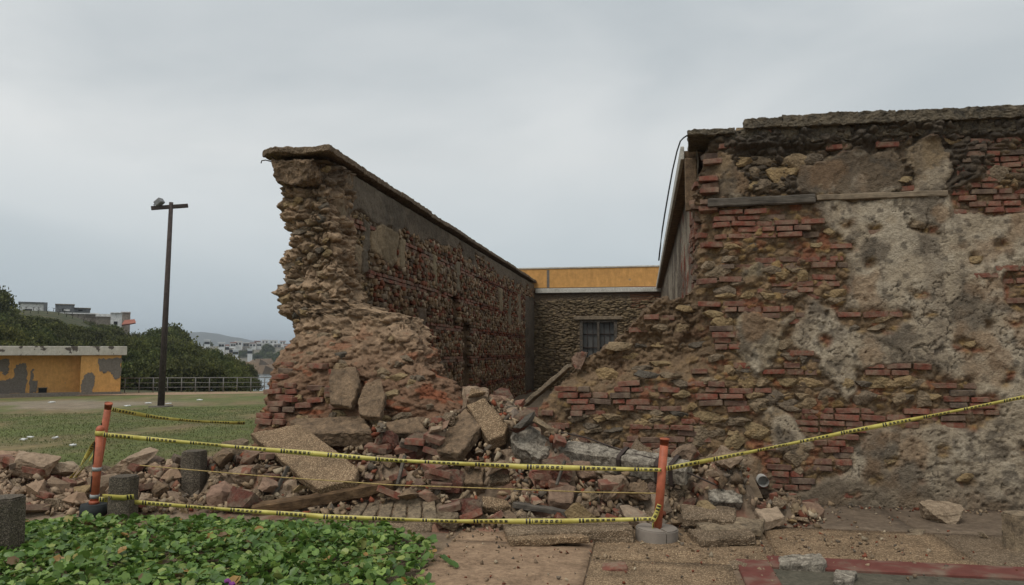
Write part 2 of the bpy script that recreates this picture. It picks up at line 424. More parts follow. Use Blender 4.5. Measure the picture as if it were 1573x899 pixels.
def f_wood(base, dark):
    def f(t, b):
        o = objc(t); m = N(t, 'ShaderNodeMapping', {'Vector': o, 'Scale': (3.0, 60.0, 60.0)}).outputs[0]
        n = noise(t, m, 1.0, 6, 0.7, 0.5)
        c = ramp(t, n, [(0.3, dark), (0.7, base)])
        c = mix(t, c, ramp(t, noise(t, geo(t), 8, 4), [(0.3, (0.6,) * 3), (0.7, (1.2,) * 3)]), 1.0, 'MULTIPLY')
        t.links.new(c, b.inputs['Base Color']); bump(t, b, n, 0.7, 0.012)
    return f
M_wood = mat('brown_timber', f_wood((0.22, 0.15, 0.095), (0.08, 0.052, 0.035)))
M_greywood = mat('grey_timber', f_wood((0.17, 0.145, 0.115), (0.055, 0.047, 0.04)))
M_palewood = mat('pale_timber', f_wood((0.33, 0.27, 0.20), (0.15, 0.12, 0.09)))
M_polewood = mat('pole_timber', f_wood((0.11, 0.085, 0.075), (0.05, 0.04, 0.037)))
def f_tape(t, b):
    uv = N(t, 'ShaderNodeUVMap').outputs[0]; s = N(t, 'ShaderNodeSeparateXYZ', {0: uv}); u, v = s.outputs[0], s.outputs[1]
    p = math_(t, 'FRACT', math_(t, 'DIVIDE', u, 0.46))
    def band(x, a, c): return math_(t, 'MULTIPLY', math_(t, 'GREATER_THAN', x, a), math_(t, 'LESS_THAN', x, c))
    bars = math_(t, 'ADD', band(p, 0.02, 0.055), band(p, 0.08, 0.115))
    bars = math_(t, 'MULTIPLY', bars, band(v, 0.06, 0.94))
    q = math_(t, 'FRACT', math_(t, 'DIVIDE', u, 0.044))
    txt = math_(t, 'MULTIPLY', math_(t, 'MULTIPLY', band(p, 0.14, 0.70), band(v, 0.2, 0.80)), band(q, 0.08, 0.72))
    nb = noise(t, N(t, 'ShaderNodeMapping', {'Vector': uv, 'Scale': (130.0, 7.0, 1.0)}).outputs[0], 1.0, 1)
    txt = math_(t, 'MULTIPLY', txt, math_(t, 'GREATER_THAN', nb, 0.40))
    k = math_(t, 'MAXIMUM', bars, txt)
    yel = ramp(t, noise(t, geo(t), 9, 4), [(0.3, (0.46, 0.38, 0.075)), (0.7, (0.66, 0.58, 0.15))])
    t.links.new(mix(t, yel, (0.03, 0.026, 0.02), k), b.inputs['Base Color'])
M_tape = mat('caution_tape', f_tape, 0.4, 0.4)
M_rope = plain('faded_cord', (0.45, 0.33, 0.13), 0.7, 0.2, var=0.4, sc=30)
def f_leaf(t, b):
    c = N(t, 'ShaderNodeVertexColor', layer_name='Col').outputs[0]
    c = mix(t, c, ramp(t, noise(t, geo(t), 30, 3), [(0.3, (0.8,) * 3), (0.7, (1.15,) * 3)]), 1.0, 'MULTIPLY')
    t.links.new(c, b.inputs['Base Color'])
    tr = N(t, 'ShaderNodeBsdfTranslucent', {'Color': c}); ms = N(t, 'ShaderNodeMixShader', {0: 0.25, 1: b.outputs[0], 2: tr.outputs[0]})
    t.links.new(ms.outputs[0], t.nodes['Material Output'].inputs[0])
M_leaf = mat('vine_leaf', f_leaf, 0.42, 0.4)
def f_fol(t, b):
    c = N(t, 'ShaderNodeVertexColor', layer_name='Col').outputs[0]
    c = mix(t, c, ramp(t, rnd(t), [(0, (0.85, 0.80, 0.8)), (0.4, (1.25, 1.2, 0.95)), (0.7, (0.95, 1.1, 0.85)), (1, (1.6, 1.45, 1.0))]), 1.0, 'MULTIPLY')
    c = mix(t, c, ramp(t, noise(t, geo(t), 0.7, 4, .7), [(0.3, (0.7,) * 3), (0.7, (1.3,) * 3)]), 1.0, 'MULTIPLY')
    t.links.new(c, b.inputs['Base Color'])
    tr = N(t, 'ShaderNodeBsdfTranslucent', {'Color': c}); ms = N(t, 'ShaderNodeMixShader', {0: 0.25, 1: b.outputs[0], 2: tr.outputs[0]})
    t.links.new(ms.outputs[0], t.nodes['Material Output'].inputs[0])
M_foliage = mat('tree_foliage', f_fol, 0.7, 0.2)
def f_leafpart(t, b):
    r = rnd(t)
    c = ramp(t, r, [(0, (0.060, 0.125, 0.024)), (0.3, (0.115, 0.205, 0.040)), (0.55, (0.10, 0.18, 0.036)), (0.8, (0.21, 0.29, 0.068)), (0.96, (0.20, 0.26, 0.06)), (1, (0.27, 0.17, 0.06))])
    t.links.new(c, b.inputs['Base Color'])
    tr = N(t, 'ShaderNodeBsdfTranslucent', {'Color': c}); ms = N(t, 'ShaderNodeMixShader', {0: 0.25, 1: b.outputs[0], 2: tr.outputs[0]})
    t.links.new(ms.outputs[0], t.nodes['Material Output'].inputs[0])
M_leafpart = mat('vine_leaf_piece', f_leafpart, 0.42, 0.4)
def chipped(name, a, under, lo, hi, sc):
    def f(t, b):
        g = geo(t)
        m = ramp(t, noise(t, g, sc, 5, 0.55, 0.4), [(lo, (0,) * 3), (hi, (1,) * 3)])
        c = mix(t, a, under, m)
        c = mix(t, c, ramp(t, noise(t, g, 5, 5, 0.7), [(0.3, (0.78,) * 3), (0.7, (1.1,) * 3)]), 1.0, 'MULTIPLY')
        c = mix(t, c, ramp(t, noise(t, N(t, 'ShaderNodeMapping', {'Vector': g, 'Scale': (9.0, 9.0, 1.6)}).outputs[0], 1.0, 6, 0.75), [(0.3, (0.84, 0.82, 0.8)), (0.7, (1.06, 1.06, 1.1))]), 1.0, 'MULTIPLY')
        t.links.new(c, b.inputs['Base Color'])
    return mat(name, f)
M_redpaint = chipped('worn_red_paint', (0.175, 0.060, 0.046), (0.20, 0.14, 0.10), 0.47, 0.68, 5.0)
M_ochre = chipped('ochre_render', (0.52, 0.24, 0.055), (0.17, 0.14, 0.11), 0.60, 0.615, 0.9)
M_ochre_clean = chipped('ochre_parapet_paint', (0.64, 0.34, 0.11), (0.36, 0.24, 0.13), 0.66, 0.70, 3.0)
M_fascia = chipped('chipped_white_fascia', (0.55, 0.51, 0.43), (0.12, 0.10, 0.085), 0.55, 0.60, 2.2)
M_patch = plain('bare_cement_patch', (0.17, 0.145, 0.12), 0.9, 0.2)
def f_sea(t, b):
    b.inputs['Base Color'].default_value = (0.10, 0.13, 0.14, 1)
    bump(t, b, noise(t, geo(t), 0.25, 4), 0.3, 0.5)
M_sea = mat('sea_water', f_sea, 0.18, 0.5)


# ================================================================== GROUND, SEA, FAR LAND
SEA_Z = -7.0
def terrain(x, y):
    x = np.asarray(x, float); y = np.asarray(y, float)
    r = np.hypot(x, y); ph = np.degrees(np.arctan2(x, y))
    base = -0.021 * np.maximum(0, np.minimum(r, 50) - 9)
    fall = -0.055 * np.maximum(0, r - 50)
    left = sm(-ph, 30.5, 42.0)
    hill = left * (sm(r, 58, 135) * 9.0 + 0.055 * np.maximum(0, np.minimum(r, 200) - 50) * 0.9)
    z = base + np.maximum(fall, -9.5) + hill * (1 - sm(r, 190, 300))
    shore = sm(r, 400, 640) * 15.5
    z = z + shore * (1 - sm(r, 1200, 1900)) + (r > 120) * (fbm(np.stack([x, y, x * 0], -1) / 60.0, 3, 4) - 0.5) * 3.0 * sm(r, 120, 300)
    return z
ang = np.radians(np.concatenate([np.arange(-66, 40, 0.5), np.arange(40, 294.1, 4.0)]))
rad = np.concatenate([[0.01], 0.6 * 1.056 ** np.arange(0, 170)])
A, Rr = np.meshgrid(ang, rad)
GX, GY = np.sin(A) * Rr, np.cos(A) * Rr
GZ = terrain(GX, GY)
P3 = np.stack([GX, GY, np.zeros_like(GX)], -1)
n1 = fbm(P3 / 2.3, 5, 5); n2 = fbm(P3 / 0.5, 9, 3); PH = np.degrees(A); PH = (PH + 180) % 360 - 180
gcol = np.zeros(GX.shape + (3,)) + np.array([0.118, 0.138, 0.040])
gcol = mixc(gcol, (0.205, 0.155, 0.075), sm(n1, 0.45, 0.68)); gcol = mixc(gcol, (0.105, 0.125, 0.042), sm(n2, 0.55, 0.8) * 0.7)
path = sm(Rr + (n1 - 0.5) * 9 + (PH + 40) * 0.35, 32.5, 34.0) * (1 - sm(Rr + (n1 - 0.5) * 8 + (PH + 40) * 0.4, 38.5, 40.5)) * (1 - sm(PH, -37, -31))
gcol = mixc(gcol, (0.27, 0.215, 0.16), path * 0.85)
dirt = 1 - sm(np.where(GX < -4.8, Rr, 0) + (n1 - 0.5) * 3, 7.2, 8.4)
gcol = mixc(gcol, (0.215, 0.155, 0.105), dirt)
gcol = mixc(gcol, (0.055, 0.062, 0.030), sm(Rr, 50, 54))
gcol = mixc(gcol, (0.16, 0.145, 0.11), sm(Rr, 240, 400))
V = np.stack([GX, GY, GZ], -1)
ob('ground', npmesh('ground', V, grid_faces(*GX.shape), gcol, smooth=True), M_ground, kind='structure')
R2 = np.array([150, 220, 320, 450, 700, 1200, 2500, 6000, 15000.0]); A2, Rr2 = np.meshgrid(np.radians(np.arange(-90, 61, 5)), R2)
ob('sea', npmesh('sea', np.stack([np.sin(A2) * Rr2, np.cos(A2) * Rr2, A2 * 0 + SEA_Z], -1), grid_faces(*A2.shape)), M_sea, kind='structure')
# distant blue hill across the bay
hp = [(200, 512), (262, 513), (285, 511), (310, 510), (335, 513), (352, 517), (368, 519), (385, 523), (405, 526), (450, 528), (520, 531), (640, 536)]
hx = np.interp(np.linspace(200, 640, 90), [p[0] for p in hp], [p[1] for p in hp])
rows = []
for k, (d, fr) in enumerate([(2300, 0.0), (2420, 0.55), (2540, 0.85), (2640, 1.0), (2800, 0.8), (3000, 0.0)]):
    row = []
    for px, py in zip(np.linspace(200, 640, 90), hx):
        top = atd(px, py, 2640)[2]; p = atd(px, 540, d)
        row.append((p[0], p[1], SEA_Z - 2 + (top - SEA_Z + 2) * fr * (1 + 0.10 * (vn(np.array([px * 0.09, k, 0.5]), 3) - 0.5) * (fr < 1))))
    rows.append(row)
ob('distant_hill', npmesh('distant_hill', np.array(rows), grid_faces(6, 90), np.zeros((540, 3)) + (0.085, 0.088, 0.075), smooth=True), M_far, kind='structure')

# short grass standing on the lawn
n = 42000
gr = np.sqrt(rng.uniform(9.5 ** 2, 30 ** 2, n)); ga = np.radians(rng.uniform(-54, -26, n))
gx, gy = np.sin(ga) * gr, np.cos(ga) * gr
keep = (gx < -5.3) & (fbm(np.stack([gx, gy, gx * 0], -1) / 2.3, 5, 5) < 0.62)
gx, gy = gx[keep], gy[keep]; n = len(gx); gz = terrain(gx, gy)
th = rng.uniform(0, 6.28, n); hgt = rng.uniform(0.01, 0.04, n); wd = rng.uniform(0.006, 0.016, n)
c, s = np.cos(th), np.sin(th)
T0 = np.stack([gx - c * wd, gy - s * wd, gz - 0.01], -1); T1 = np.stack([gx + c * wd, gy + s * wd, gz - 0.01], -1)
T2 = np.stack([gx + s * hgt * 0.5, gy - c * hgt * 0.5, gz + hgt], -1)
gc = mixc(np.zeros((n, 3)) + (0.105, 0.13, 0.038), (0.175, 0.16, 0.065), rng.uniform(0, 1, n) ** 2)
ob('lawn_grass', npmesh('lawn_grass', np.stack([T0, T1, T2], 1).reshape(-1, 3), np.arange(n * 3).reshape(-1, 3), np.repeat(gc, 3, 0)), M_leaf,
   label='short worn grass of the lawn behind the rubble', cat='grass', kind='stuff')

# ================================================================== PAVING in front of the ruin
def box_mesh(x0, x1, y0, y1, z0, z1, name='box', bev=0.0):
    bm = bmesh.new(); bmesh.ops.create_cube(bm, size=1.0)
    for v in bm.verts: v.co = Vector(((x0 + x1) / 2 + v.co.x * (x1 - x0), (y0 + y1) / 2 + v.co.y * (y1 - y0), (z0 + z1) / 2 + v.co.z * (z1 - z0)))
    if bev: bmesh.ops.bevel(bm, geom=bm.edges[:], offset=bev, segments=1, affect='EDGES')
    return from_bm(bm, name)
pave = bpy.data.objects.new('pavement', None); COL.objects.link(pave); pave['kind'] = 'structure'
J = 0.008
def paver(name, x0, x1, y0, y1, m, z=0.0, rough=0.0):
    bm = bmesh.new()
    nx, ny = max(2, int((x1 - x0) / 0.12)), max(2, int((y1 - y0) / 0.12))
    xs, ys = np.linspace(x0 + J, x1 - J, nx), np.linspace(y0 + J, y1 - J, ny)
    X, Y = np.meshgrid(xs, ys); Z = z + 0.02 + (fbm(np.stack([X, Y, X * 0], -1) * 2.0, 31, 3) - 0.5) * 0.012
    e = (X <= xs[0]) | (X >= xs[-1]) | (Y <= ys[0]) | (Y >= ys[-1])
    Vv = np.stack([X, Y, Z], -1)
    Xo, Yo = X.copy(), Y.copy()
    i = np.arange(nx * ny).reshape(ny, nx)
    ringi = np.concatenate([i[0, :], i[1:, -1], i[-1, -2::-1], i[-2:0:-1, 0]])
    low = Vv.reshape(-1, 3)[ringi] - [0, 0, 0.06]
    k = len(ringi); b = nx * ny
    F = np.concatenate([grid_faces(ny, nx), np.stack([ringi, np.arange(b, b + k), np.roll(np.arange(b, b + k), -1), np.roll(ringi, -1)], -1)])
    return ob(name, npmesh(name, np.concatenate([Vv.reshape(-1, 3), low]), F), m, pave)
for x0, x1, y0, y1, m in [(-1.62, -0.43, 5.0, 6.28, M_sandpave), (-1.62, -0.43, 3.7, 5.0, M_sandpave), (-3.2, -1.62, 3.7, 5.0, M_sandpave), (-0.43, 0.62, 3.7, 5.9, M_pebble),
                          (-0.43, 1.0, 5.9, 7.22, M_pebble), (1.0, 2.44, 6.2, 7.22, M_pebble), (2.44, 3.9, 6.2, 7.22, M_pebble_grey), (3.9, 5.4, 6.2, 7.22, M_pebble),
                          (-1.62, -0.43, 6.28, 7.5, M_sandpave),
                          (1.0, 2.35, 7.22, 8.33, M_cement), (2.35, 3.9, 7.22, 8.33, M_cement), (3.9, 5.4, 7.22, 8.33, M_cement)]:
    paver('paving_slab', x0, x1, y0, y1, m)
# red painted border and the mossy panel it frames
ob('red_border', box_mesh(0.66, 0.90, 3.6, 6.06, -0.05, 0.026, bev=0.008), M_redpaint, pave)
ob('red_border', box_mesh(0.905, 5.4, 5.90, 6.19, -0.05, 0.028, bev=0.008), M_redpaint, pave)
ob('mossy_panel', npmesh('mossy_panel', [(0.9, 3.6, 0.006), (5.4, 3.6, 0.006), (5.4, 5.895, 0.006), (0.9, 5.895, 0.006)], [(0, 1, 2, 3)]), M_asphalt, pave)
# dirt floor inside the roofless room
X, Y = np.meshgrid(np.linspace(-4.7, 1.1, 60), np.concatenate([np.linspace(7.6, 14, 60), np.linspace(14.3, 28, 40)]))
Z = 0.03 + 0.5 * np.exp(-((Y - 8.8) / 1.6) ** 2) * 0.6 + (fbm(np.stack([X, Y, X * 0], -1) * 1.2, 61, 4) - 0.5) * 0.14 * sm(Y, 8.6, 9.5) + 0.10 * sm(Y, 9, 20)
fc = mixc(np.zeros(X.shape + (3,)) + (0.20, 0.145, 0.095), (0.13, 0.10, 0.07), fbm(np.stack([X, Y, X * 0], -1) * 2, 62, 4))
ob('room_floor', npmesh('room_floor', np.stack([X, Y, Z], -1), grid_faces(*X.shape), fc, smooth=True), M_ground, kind='structure')

# ================================================================== shared pieces
BRICKS = [brick_mesh(k, 'brick_piece') for k in range(8)]
for me in BRICKS: me.materials.append(M_brick)
STONES = [rock_mesh(300 + k, 15, 0.75, 0.75, 0.07, 'stone_piece', fine=0.3) for k in range(8)]
for me in STONES: me.materials.append(M_stone)
BR_A = [mesh_arrays(m) for m in BRICKS]; ST_A = [mesh_arrays(m) for m in STONES]
BOXT = [mesh_arrays(brick_mesh(40 + k, 't', 0.10)) for k in range(3)]
_cub = bmesh.new(); bmesh.ops.create_cube(_cub, size=1.0); CUBE = mesh_arrays(from_bm(_cub, 't'))
def add_brick(parent, loc, size, rz=0.0, rx=0.0, ry=0.0):
    return ob('brick', BRICKS[random.randrange(8)], None, parent, loc, (rx, ry, rz), size)
def add_stone(parent, loc, size, rot=None):
    return ob('stone', STONES[random.randrange(8)], None, parent, loc, rot or (random.uniform(-.3, .3), random.uniform(-.3, .3), random.uniform(-.3, .3)), size)

# ================================================================== RIGHT: RUINED FACADE
YF, TH = 8.35, 0.65
fac = thing('ruined_facade', (2.2, YF, 0), 'tall ruined brick and stone facade with flaking plaster, collapsed on its left side', 'wall')
st = 0.0125
xs = np.arange(-1.75, 5.4, st); zs = np.arange(-0.10, 4.14, st)
X, Z = np.meshgrid(xs, zs)
def fpoly(pp): return [(at(px, py, YF)[0], at(px, py, YF)[2]) for px, py in pp]
def frect(l, t, r_, b): return fpoly([(l, t), (r_, t), (r_, b), (l, b)])
W1 = fbm(np.stack([X * 5, Z * 5, X * 0], -1), 71, 4) - 0.5; W2 = fbm(np.stack([X * 5, Z * 5, X * 0 + 9], -1), 72, 4) - 0.5
W3 = vn(np.stack([X * 38, Z * 38, X * 0], -1), 73) - 0.5; W4 = vn(np.stack([X * 38, Z * 38, X * 0 + 5], -1), 74) - 0.5
Xw, Zw = X + W1 * 0.16 + W3 * 0.018, Z + W2 * 0.16 + W4 * 0.018
keep_p = [(770, 900), (782, 720), (790, 690), (800, 660), (812, 640), (845, 605), (862, 590), (880, 565), (905, 548), (935, 528), (960, 505), (985, 478), (1005, 462), (1040, 455), (1068, 445),
          (1076, 420), (1073, 380), (1079, 340), (1069, 305), (1076, 270), (1086, 235), (1089, 215), (1096, 198), (1145, 193), (1640, 180), (1800, 175), (1800, 900)]
Xk, Zk = X + W1 * 0.10 + W3 * 0.02, Z + W2 * 0.10 + W4 * 0.02
keep = inpoly(Xk, Zk, fpoly(keep_p)) & (Z < 4.00 + W1 * 0.04)
core_p = [(1064, 225), (1088, 225), (1086, 300), (1090, 340), (1084, 420), (1075, 440), (1095, 470), (1090, 505), (1080, 520), (1084, 560), (1040, 560), (1000, 580), (960, 588), (900, 592), (870, 588), (830, 612), (800, 640), (760, 640), (760, 400), (1040, 400)]
core = inpoly(X + W1 * 0.14, Z + W2 * 0.14, fpoly(core_p)).astype(float)
PL = [([(1086, 238), (1100, 230), (1118, 232), (1127, 250), (1135, 262), (1148, 275), (1147, 290), (1135, 303), (1110, 306), (1085, 306), (1080, 280)], (0.265, 0.20, 0.135), 0.035),
      ([(1391, 225), (1410, 214), (1440, 216), (1458, 235), (1458, 250), (1462, 262), (1450, 290), (1435, 300), (1405, 300), (1397, 280), (1402, 258), (1392, 245)], (0.265, 0.205, 0.14), 0.04),
      ([(1225, 255), (1300, 232), (1375, 230), (1388, 250), (1390, 290), (1370, 300), (1300, 300), (1232, 296)], (0.155, 0.122, 0.09), 0.01),
      ([(1250, 310), (1460, 298), (1470, 332), (1800, 320), (1800, 860), (1195, 860), (1205, 762), (1262, 738), (1308, 715), (1312, 690), (1340, 668), (1300, 640), (1290, 600), (1262, 572), (1250, 548), (1213, 535), (1225, 500), (1240, 452), (1262, 470), (1300, 480), (1302, 400), (1285, 360), (1262, 345)], (0.35, 0.295, 0.225), 0.022),
      ([(1127, 500), (1140, 480), (1165, 474), (1180, 485), (1200, 495), (1215, 478), (1222, 490), (1205, 515), (1185, 540), (1180, 560), (1160, 575), (1140, 560), (1130, 545), (1135, 525), (1125, 515)], (0.295, 0.245, 0.18), 0.03),
      ([(1138, 415), (1165, 402), (1175, 420), (1160, 440), (1145, 440)], (0.22, 0.18, 0.125), 0.02),
      ([(1170, 645), (1185, 628), (1215, 635), (1222, 660), (1250, 682), (1235, 702), (1180, 690), (1182, 660)], (0.27, 0.21, 0.145), 0.03),
      ([(1115, 705), (1140, 690), (1165, 705), (1160, 760), (1110, 770)], (0.25, 0.19, 0.13), 0.02)]
CUTS = [[(1280, 475), (1405, 475), (1404, 491), (1380, 497), (1375, 510), (1330, 512), (1290, 500)],
        [(1312, 563), (1425, 560), (1440, 568), (1455, 585), (1497, 580), (1505, 612), (1535, 600), (1535, 640), (1500, 665), (1440, 650), (1400, 660), (1345, 655), (1300, 665), (1262, 680), (1225, 655), (1215, 632), (1290, 632), (1318, 600)],
        [(1545, 412), (1800, 405), (1800, 485), (1560, 480), (1540, 462)], [(1257, 676), (1302, 676), (1305, 713), (1258, 712)],
        [(1290, 375), (1310, 370), (1318, 380), (1300, 388)], [(1290, 340), (1312, 338), (1310, 350), (1290, 352)], [(1330, 348), (1350, 345), (1355, 358), (1335, 362)],
        [(1512, 490), (1530, 490), (1530, 508), (1514, 508)], [(1552, 492), (1572, 492), (1572, 502), (1555, 502)], [(1435, 683), (1456, 683), (1458, 702), (1440, 704)],
        [(1355, 705), (1385, 700), (1383, 718), (1358, 724)], [(1420, 480), (1442, 482), (1440, 488), (1422, 488)], [(1562, 680), (1580, 680), (1580, 700), (1565, 705)],
        [(1290, 758), (1325, 756), (1323, 767), (1295, 768)], [(1540, 560), (1562, 566), (1556, 590), (1545, 600)],
        [(1395, 335), (1420, 345), (1445, 352), (1452, 366), (1425, 362), (1398, 352)], [(1325, 400), (1345, 396), (1348, 408), (1328, 414)], [(1402, 450), (1425, 445), (1430, 456), (1408, 460)], [(1488, 390), (1502, 386), (1504, 400), (1490, 404)], [(1466, 520), (1500, 528), (1516, 540), (1490, 545), (1462, 538)],
        [(1330, 735), (1352, 730), (1362, 742), (1338, 750)], [(1470, 735), (1492, 728), (1505, 742), (1480, 752)], [(1528, 372), (1548, 368), (1552, 380), (1532, 386)], [(1258, 520), (1272, 512), (1280, 526), (1266, 538)]]
plm = np.zeros(X.shape); plcol = np.zeros(X.shape + (3,)); plh = np.zeros(X.shape)
for pp, c_, h_ in PL:
    m_ = inpoly(Xw, Zw, fpoly(pp)); plm[m_] = 1; plcol[m_] = c_; plh[m_] = h_
for pp in CUTS: plm[inpoly(X + W1 * 0.07 + W3 * 0.012, Z + W2 * 0.07 + W4 * 0.012, fpoly(pp))] = 0
PT = np.stack([X, Z, X * 0], -1)
pit = fbm(PT * 11, 81, 3); pits = (pit > 0.79) & (Z < 3.2)
plm[pits] = 0
plm *= keep & (core < 0.5)
soft = blur(plm, 2)
cb = blur(core, 12)
f1 = fbm(PT * 7, 82, 5); f2 = fbm(PT * 26, 83, 4); f3 = fbm(PT * 2.2, 84, 4)
c1, c2, cid = cells(np.stack([X * 9, Z * 14, X * 0 + 0.5], -1) + np.stack([W1, W2, W1 * 0], -1) * 1.2, 5)
lump = sm(c2 - c1, 0.0, 0.35)
top = sm(Z, 3.22, 3.32)
exp_h = -0.026 + (f1 - 0.5) * 0.10 + (f2 - 0.5) * 0.045 + lump * 0.018 + top * ((f1 - 0.5) * 0.09 + lump * 0.03)
rgh = sm(fbm(PT * 1.3 + 3, 98, 3), 0.42, 0.62)
cr1, cr2, crd = cells(np.stack([X * 1.5, Z * 1.7, X * 0 + .4], -1) + np.stack([W1, W2, W1 * 0], -1) * 2.2, 99)
crack = (1 - sm(cr2 - cr1, 0.008, 0.03)) * sm(fbm(PT * 1.1, 100, 2), 0.45, 0.55)
pl_h = plh * .75 - .002 + (f1 - 0.5) * 0.030 * (.4 + rgh) + (f2 - 0.5) * 0.020 * (.15 + rgh) - sm(fbm(PT * 22, 86, 2), 0.70, 0.84) * 0.028 * rgh - crack * 0.014 + (sm(crd, .4, .45) - .5) * 0.008
H = exp_h * (1 - soft) + pl_h * soft
d1_, d2_, did = cells(np.stack([X * 6, Z * 8, X * 0 + 0.2], -1) + np.stack([W1, W2, W1 * 0], -1) * 2.0, 15)
H = H + cb * (-0.30 + (fbm(PT * 3, 85, 5) - 0.5) * 0.26 + (f2 - .5) * .05 + (fbm(PT * 48, 89, 3) - .5) * .055 + sm(d2_ - d1_, 0, 0.3) * 0.015) + 0.05 * blur(core, 30) * 0
crust = sm(Z + W1 * 0.1, 3.78, 3.84)
H = H + crust * (0.05 + (f1 - 0.5) * 0.05)
Vf = np.stack([X, YF - H, Z], -1)
# colours: mortar and rubble, plaster with stains, black crust near the top, earth of the broken core
mort = mixc(np.zeros(X.shape + (3,)) + (0.19, 0.132, 0.086), (0.29, 0.21, 0.135), f1); mort = mixc(mort, (0.27, 0.19, 0.10), sm(cid, 0.6, 0.7) * lump * 0.7); mort = mixc(mort, (0.10, 0.08, 0.062), (1 - sm(cid, 0.2, 0.35)) * lump * 0.7)
mort = mixc(mort, (0.09, 0.068, 0.05), (1 - lump) * 0.55)
pc = plcol * (0.78 + 0.5 * f3[..., None]); pc = mixc(pc, (0.45, 0.395, 0.315), sm(f3 + (f1 - 0.5) * 0.8, 0.55, 0.75) * 0.6); pc = mixc(pc, (0.115, 0.095, 0.075), sm(fbm(PT * 3.4 + 4, 87, 5), 0.52, 0.66) * 0.75); pc = mixc(pc, (0.10, 0.085, 0.068), sm(fbm(PT * 13 + 2, 102, 4), 0.60, 0.70) * 0.7)
streak = fbm(np.stack([X * 9, Z * 0.9, X * 0], -1), 88, 4); pc = mixc(pc, (0.17, 0.14, 0.11), sm(streak, 0.55, 0.72) * 0.4)
pc = mixc(pc, (0.36, 0.33, 0.27), (1 - sm(soft, 0.5, 0.99)) * 0.35); pc = mixc(pc, (0.09, 0.075, 0.06), crack * .8)
pc = mixc(pc, (0.27, 0.175, 0.11), sm(fbm(PT * 2.6 + 9, 101, 4), .56, .7) * .45)
fcol = mixc(mort, pc, soft)
dark = sm(Z + W1 * 0.35, 3.22, 3.36) * (1 - plm * 0.85)
fcol = mixc(fcol, (0.085, 0.068, 0.052), dark * (0.65 + 0.4 * sm(f3, 0.35, 0.6)))
fcol = mixc(fcol, (0.075, 0.065, 0.054), crust * 0.65)
fcol = mixc(fcol, (0.23, 0.095, 0.065), sm(fbm(PT * 8 + 7, 90, 4), 0.56, 0.72) * (1 - soft) * (1 - dark) * 0.6)
earth = mixc(np.zeros(X.shape + (3,)) + (0.165, 0.118, 0.080), (0.24, 0.175, 0.12), f1); earth = mixc(earth, (0.10, 0.073, 0.052), sm(f3, 0.5, 0.7) * 0.6)
fcol = mixc(fcol, earth, cb * 0.9)
foot_tone = 1 - sm(Z + W1 * 0.3, 0.05, 0.42); fcol = mixc(fcol, (0.17, 0.135, 0.10), foot_tone * 0.6)  # dull brown blended in towards the foot of the wall
cell_keep = keep[:-1, :-1] & keep[1:, 1:] & keep[:-1, 1:] & keep[1:, :-1]
cell_pl = cell_keep & (plm[:-1, :-1] > 0.5)
lab = np.zeros(cell_pl.shape, np.int32); comp = []
for i0, j0 in zip(*np.where(cell_pl)):
    if lab[i0, j0]: continue
    k = len(comp) + 1; stack = [(i0, j0)]; lab[i0, j0] = k; cnt = 0
    while stack:
        i, j = stack.pop(); cnt += 1
        for a, b in ((i + 1, j), (i - 1, j), (i, j + 1), (i, j - 1)):
            if 0 <= a < lab.shape[0] and 0 <= b < lab.shape[1] and cell_pl[a, b] and not lab[a, b]:
                lab[a, b] = k; stack.append((a, b))
    comp.append(cnt)
big = [k + 1 for k, c_ in enumerate(comp) if c_ > 80]
isbig = np.isin(lab, big)
v_, f_, c_ = submesh(Vf, grid_faces(*X.shape, mask=cell_keep & ~isbig), fcol)
ob('rubble_core', npmesh('rubble_core', v_, f_, c_), M_wall, fac)
for k in big:
    v_, f_, c_ = submesh(Vf, grid_faces(*X.shape, mask=lab == k), fcol)
    ob('plaster_patch', npmesh('plaster_patch', v_, f_, c_), M_wall, fac)
# rim: the wall's thickness carried back from the ragged outline
ii = np.arange(X.size).reshape(X.shape); ck = np.pad(cell_keep, 1)
edges = []
for di, dj, a, b in ((-1, 0, (0, 0), (0, 1)), (1, 0, (1, 1), (1, 0)), (0, -1, (1, 0), (0, 0)), (0, 1, (0, 1), (1, 1))):
    sel = cell_keep & ~ck[1 + di:ck.shape[0] - 1 + di, 1 + dj:ck.shape[1] - 1 + dj]
    i, j = np.where(sel)
    edges.append(np.stack([ii[i + a[0], j + a[1]], ii[i + b[0], j + b[1]]], -1))
edges = np.concatenate(edges); uu, inv = np.unique(edges, return_inverse=True); inv = inv.reshape(-1, 2); nb_ = len(uu)
lay = []; P0 = Vf.reshape(-1, 3)[uu]; C0 = fcol.reshape(-1, 3)[uu]
for k in range(12):
    t = k / 11; q = P0.copy(); q[:, 1] = P0[:, 1] * (1 - t) + (YF + TH) * t
    if k:
        wob = np.stack([fbm(q * 11 + 3 * a_, 95 + a_, 4) - 0.5 for a_ in range(3)], -1); q[:, 0] += wob[:, 0] * 0.13; q[:, 2] += wob[:, 2] * 0.14
    lay.append(q)
F = [];
for k in range(11): F.append(np.stack([inv[:, 0] + k * nb_, inv[:, 1] + k * nb_, inv[:, 1] + (k + 1) * nb_, inv[:, 0] + (k + 1) * nb_], -1))
rc = np.tile(np.zeros((nb_, 3)) + (0.20, 0.145, 0.10), (12, 1)); lv = np.concatenate(lay); rc = mixc(rc, (0.11, 0.08, 0.058), fbm(lv * 6, 97, 4)); rc[:nb_] = C0
ob('broken_edge', npmesh('broken_edge', lv, np.concatenate(F), rc), M_wall, fac)
sub = Vf[::6, ::6].copy(); sub[..., 1] = YF + TH; kb = keep[::6, ::6]; kb = kb[:-1, :-1] & kb[1:, 1:] & kb[1:, :-1] & kb[:-1, 1:]
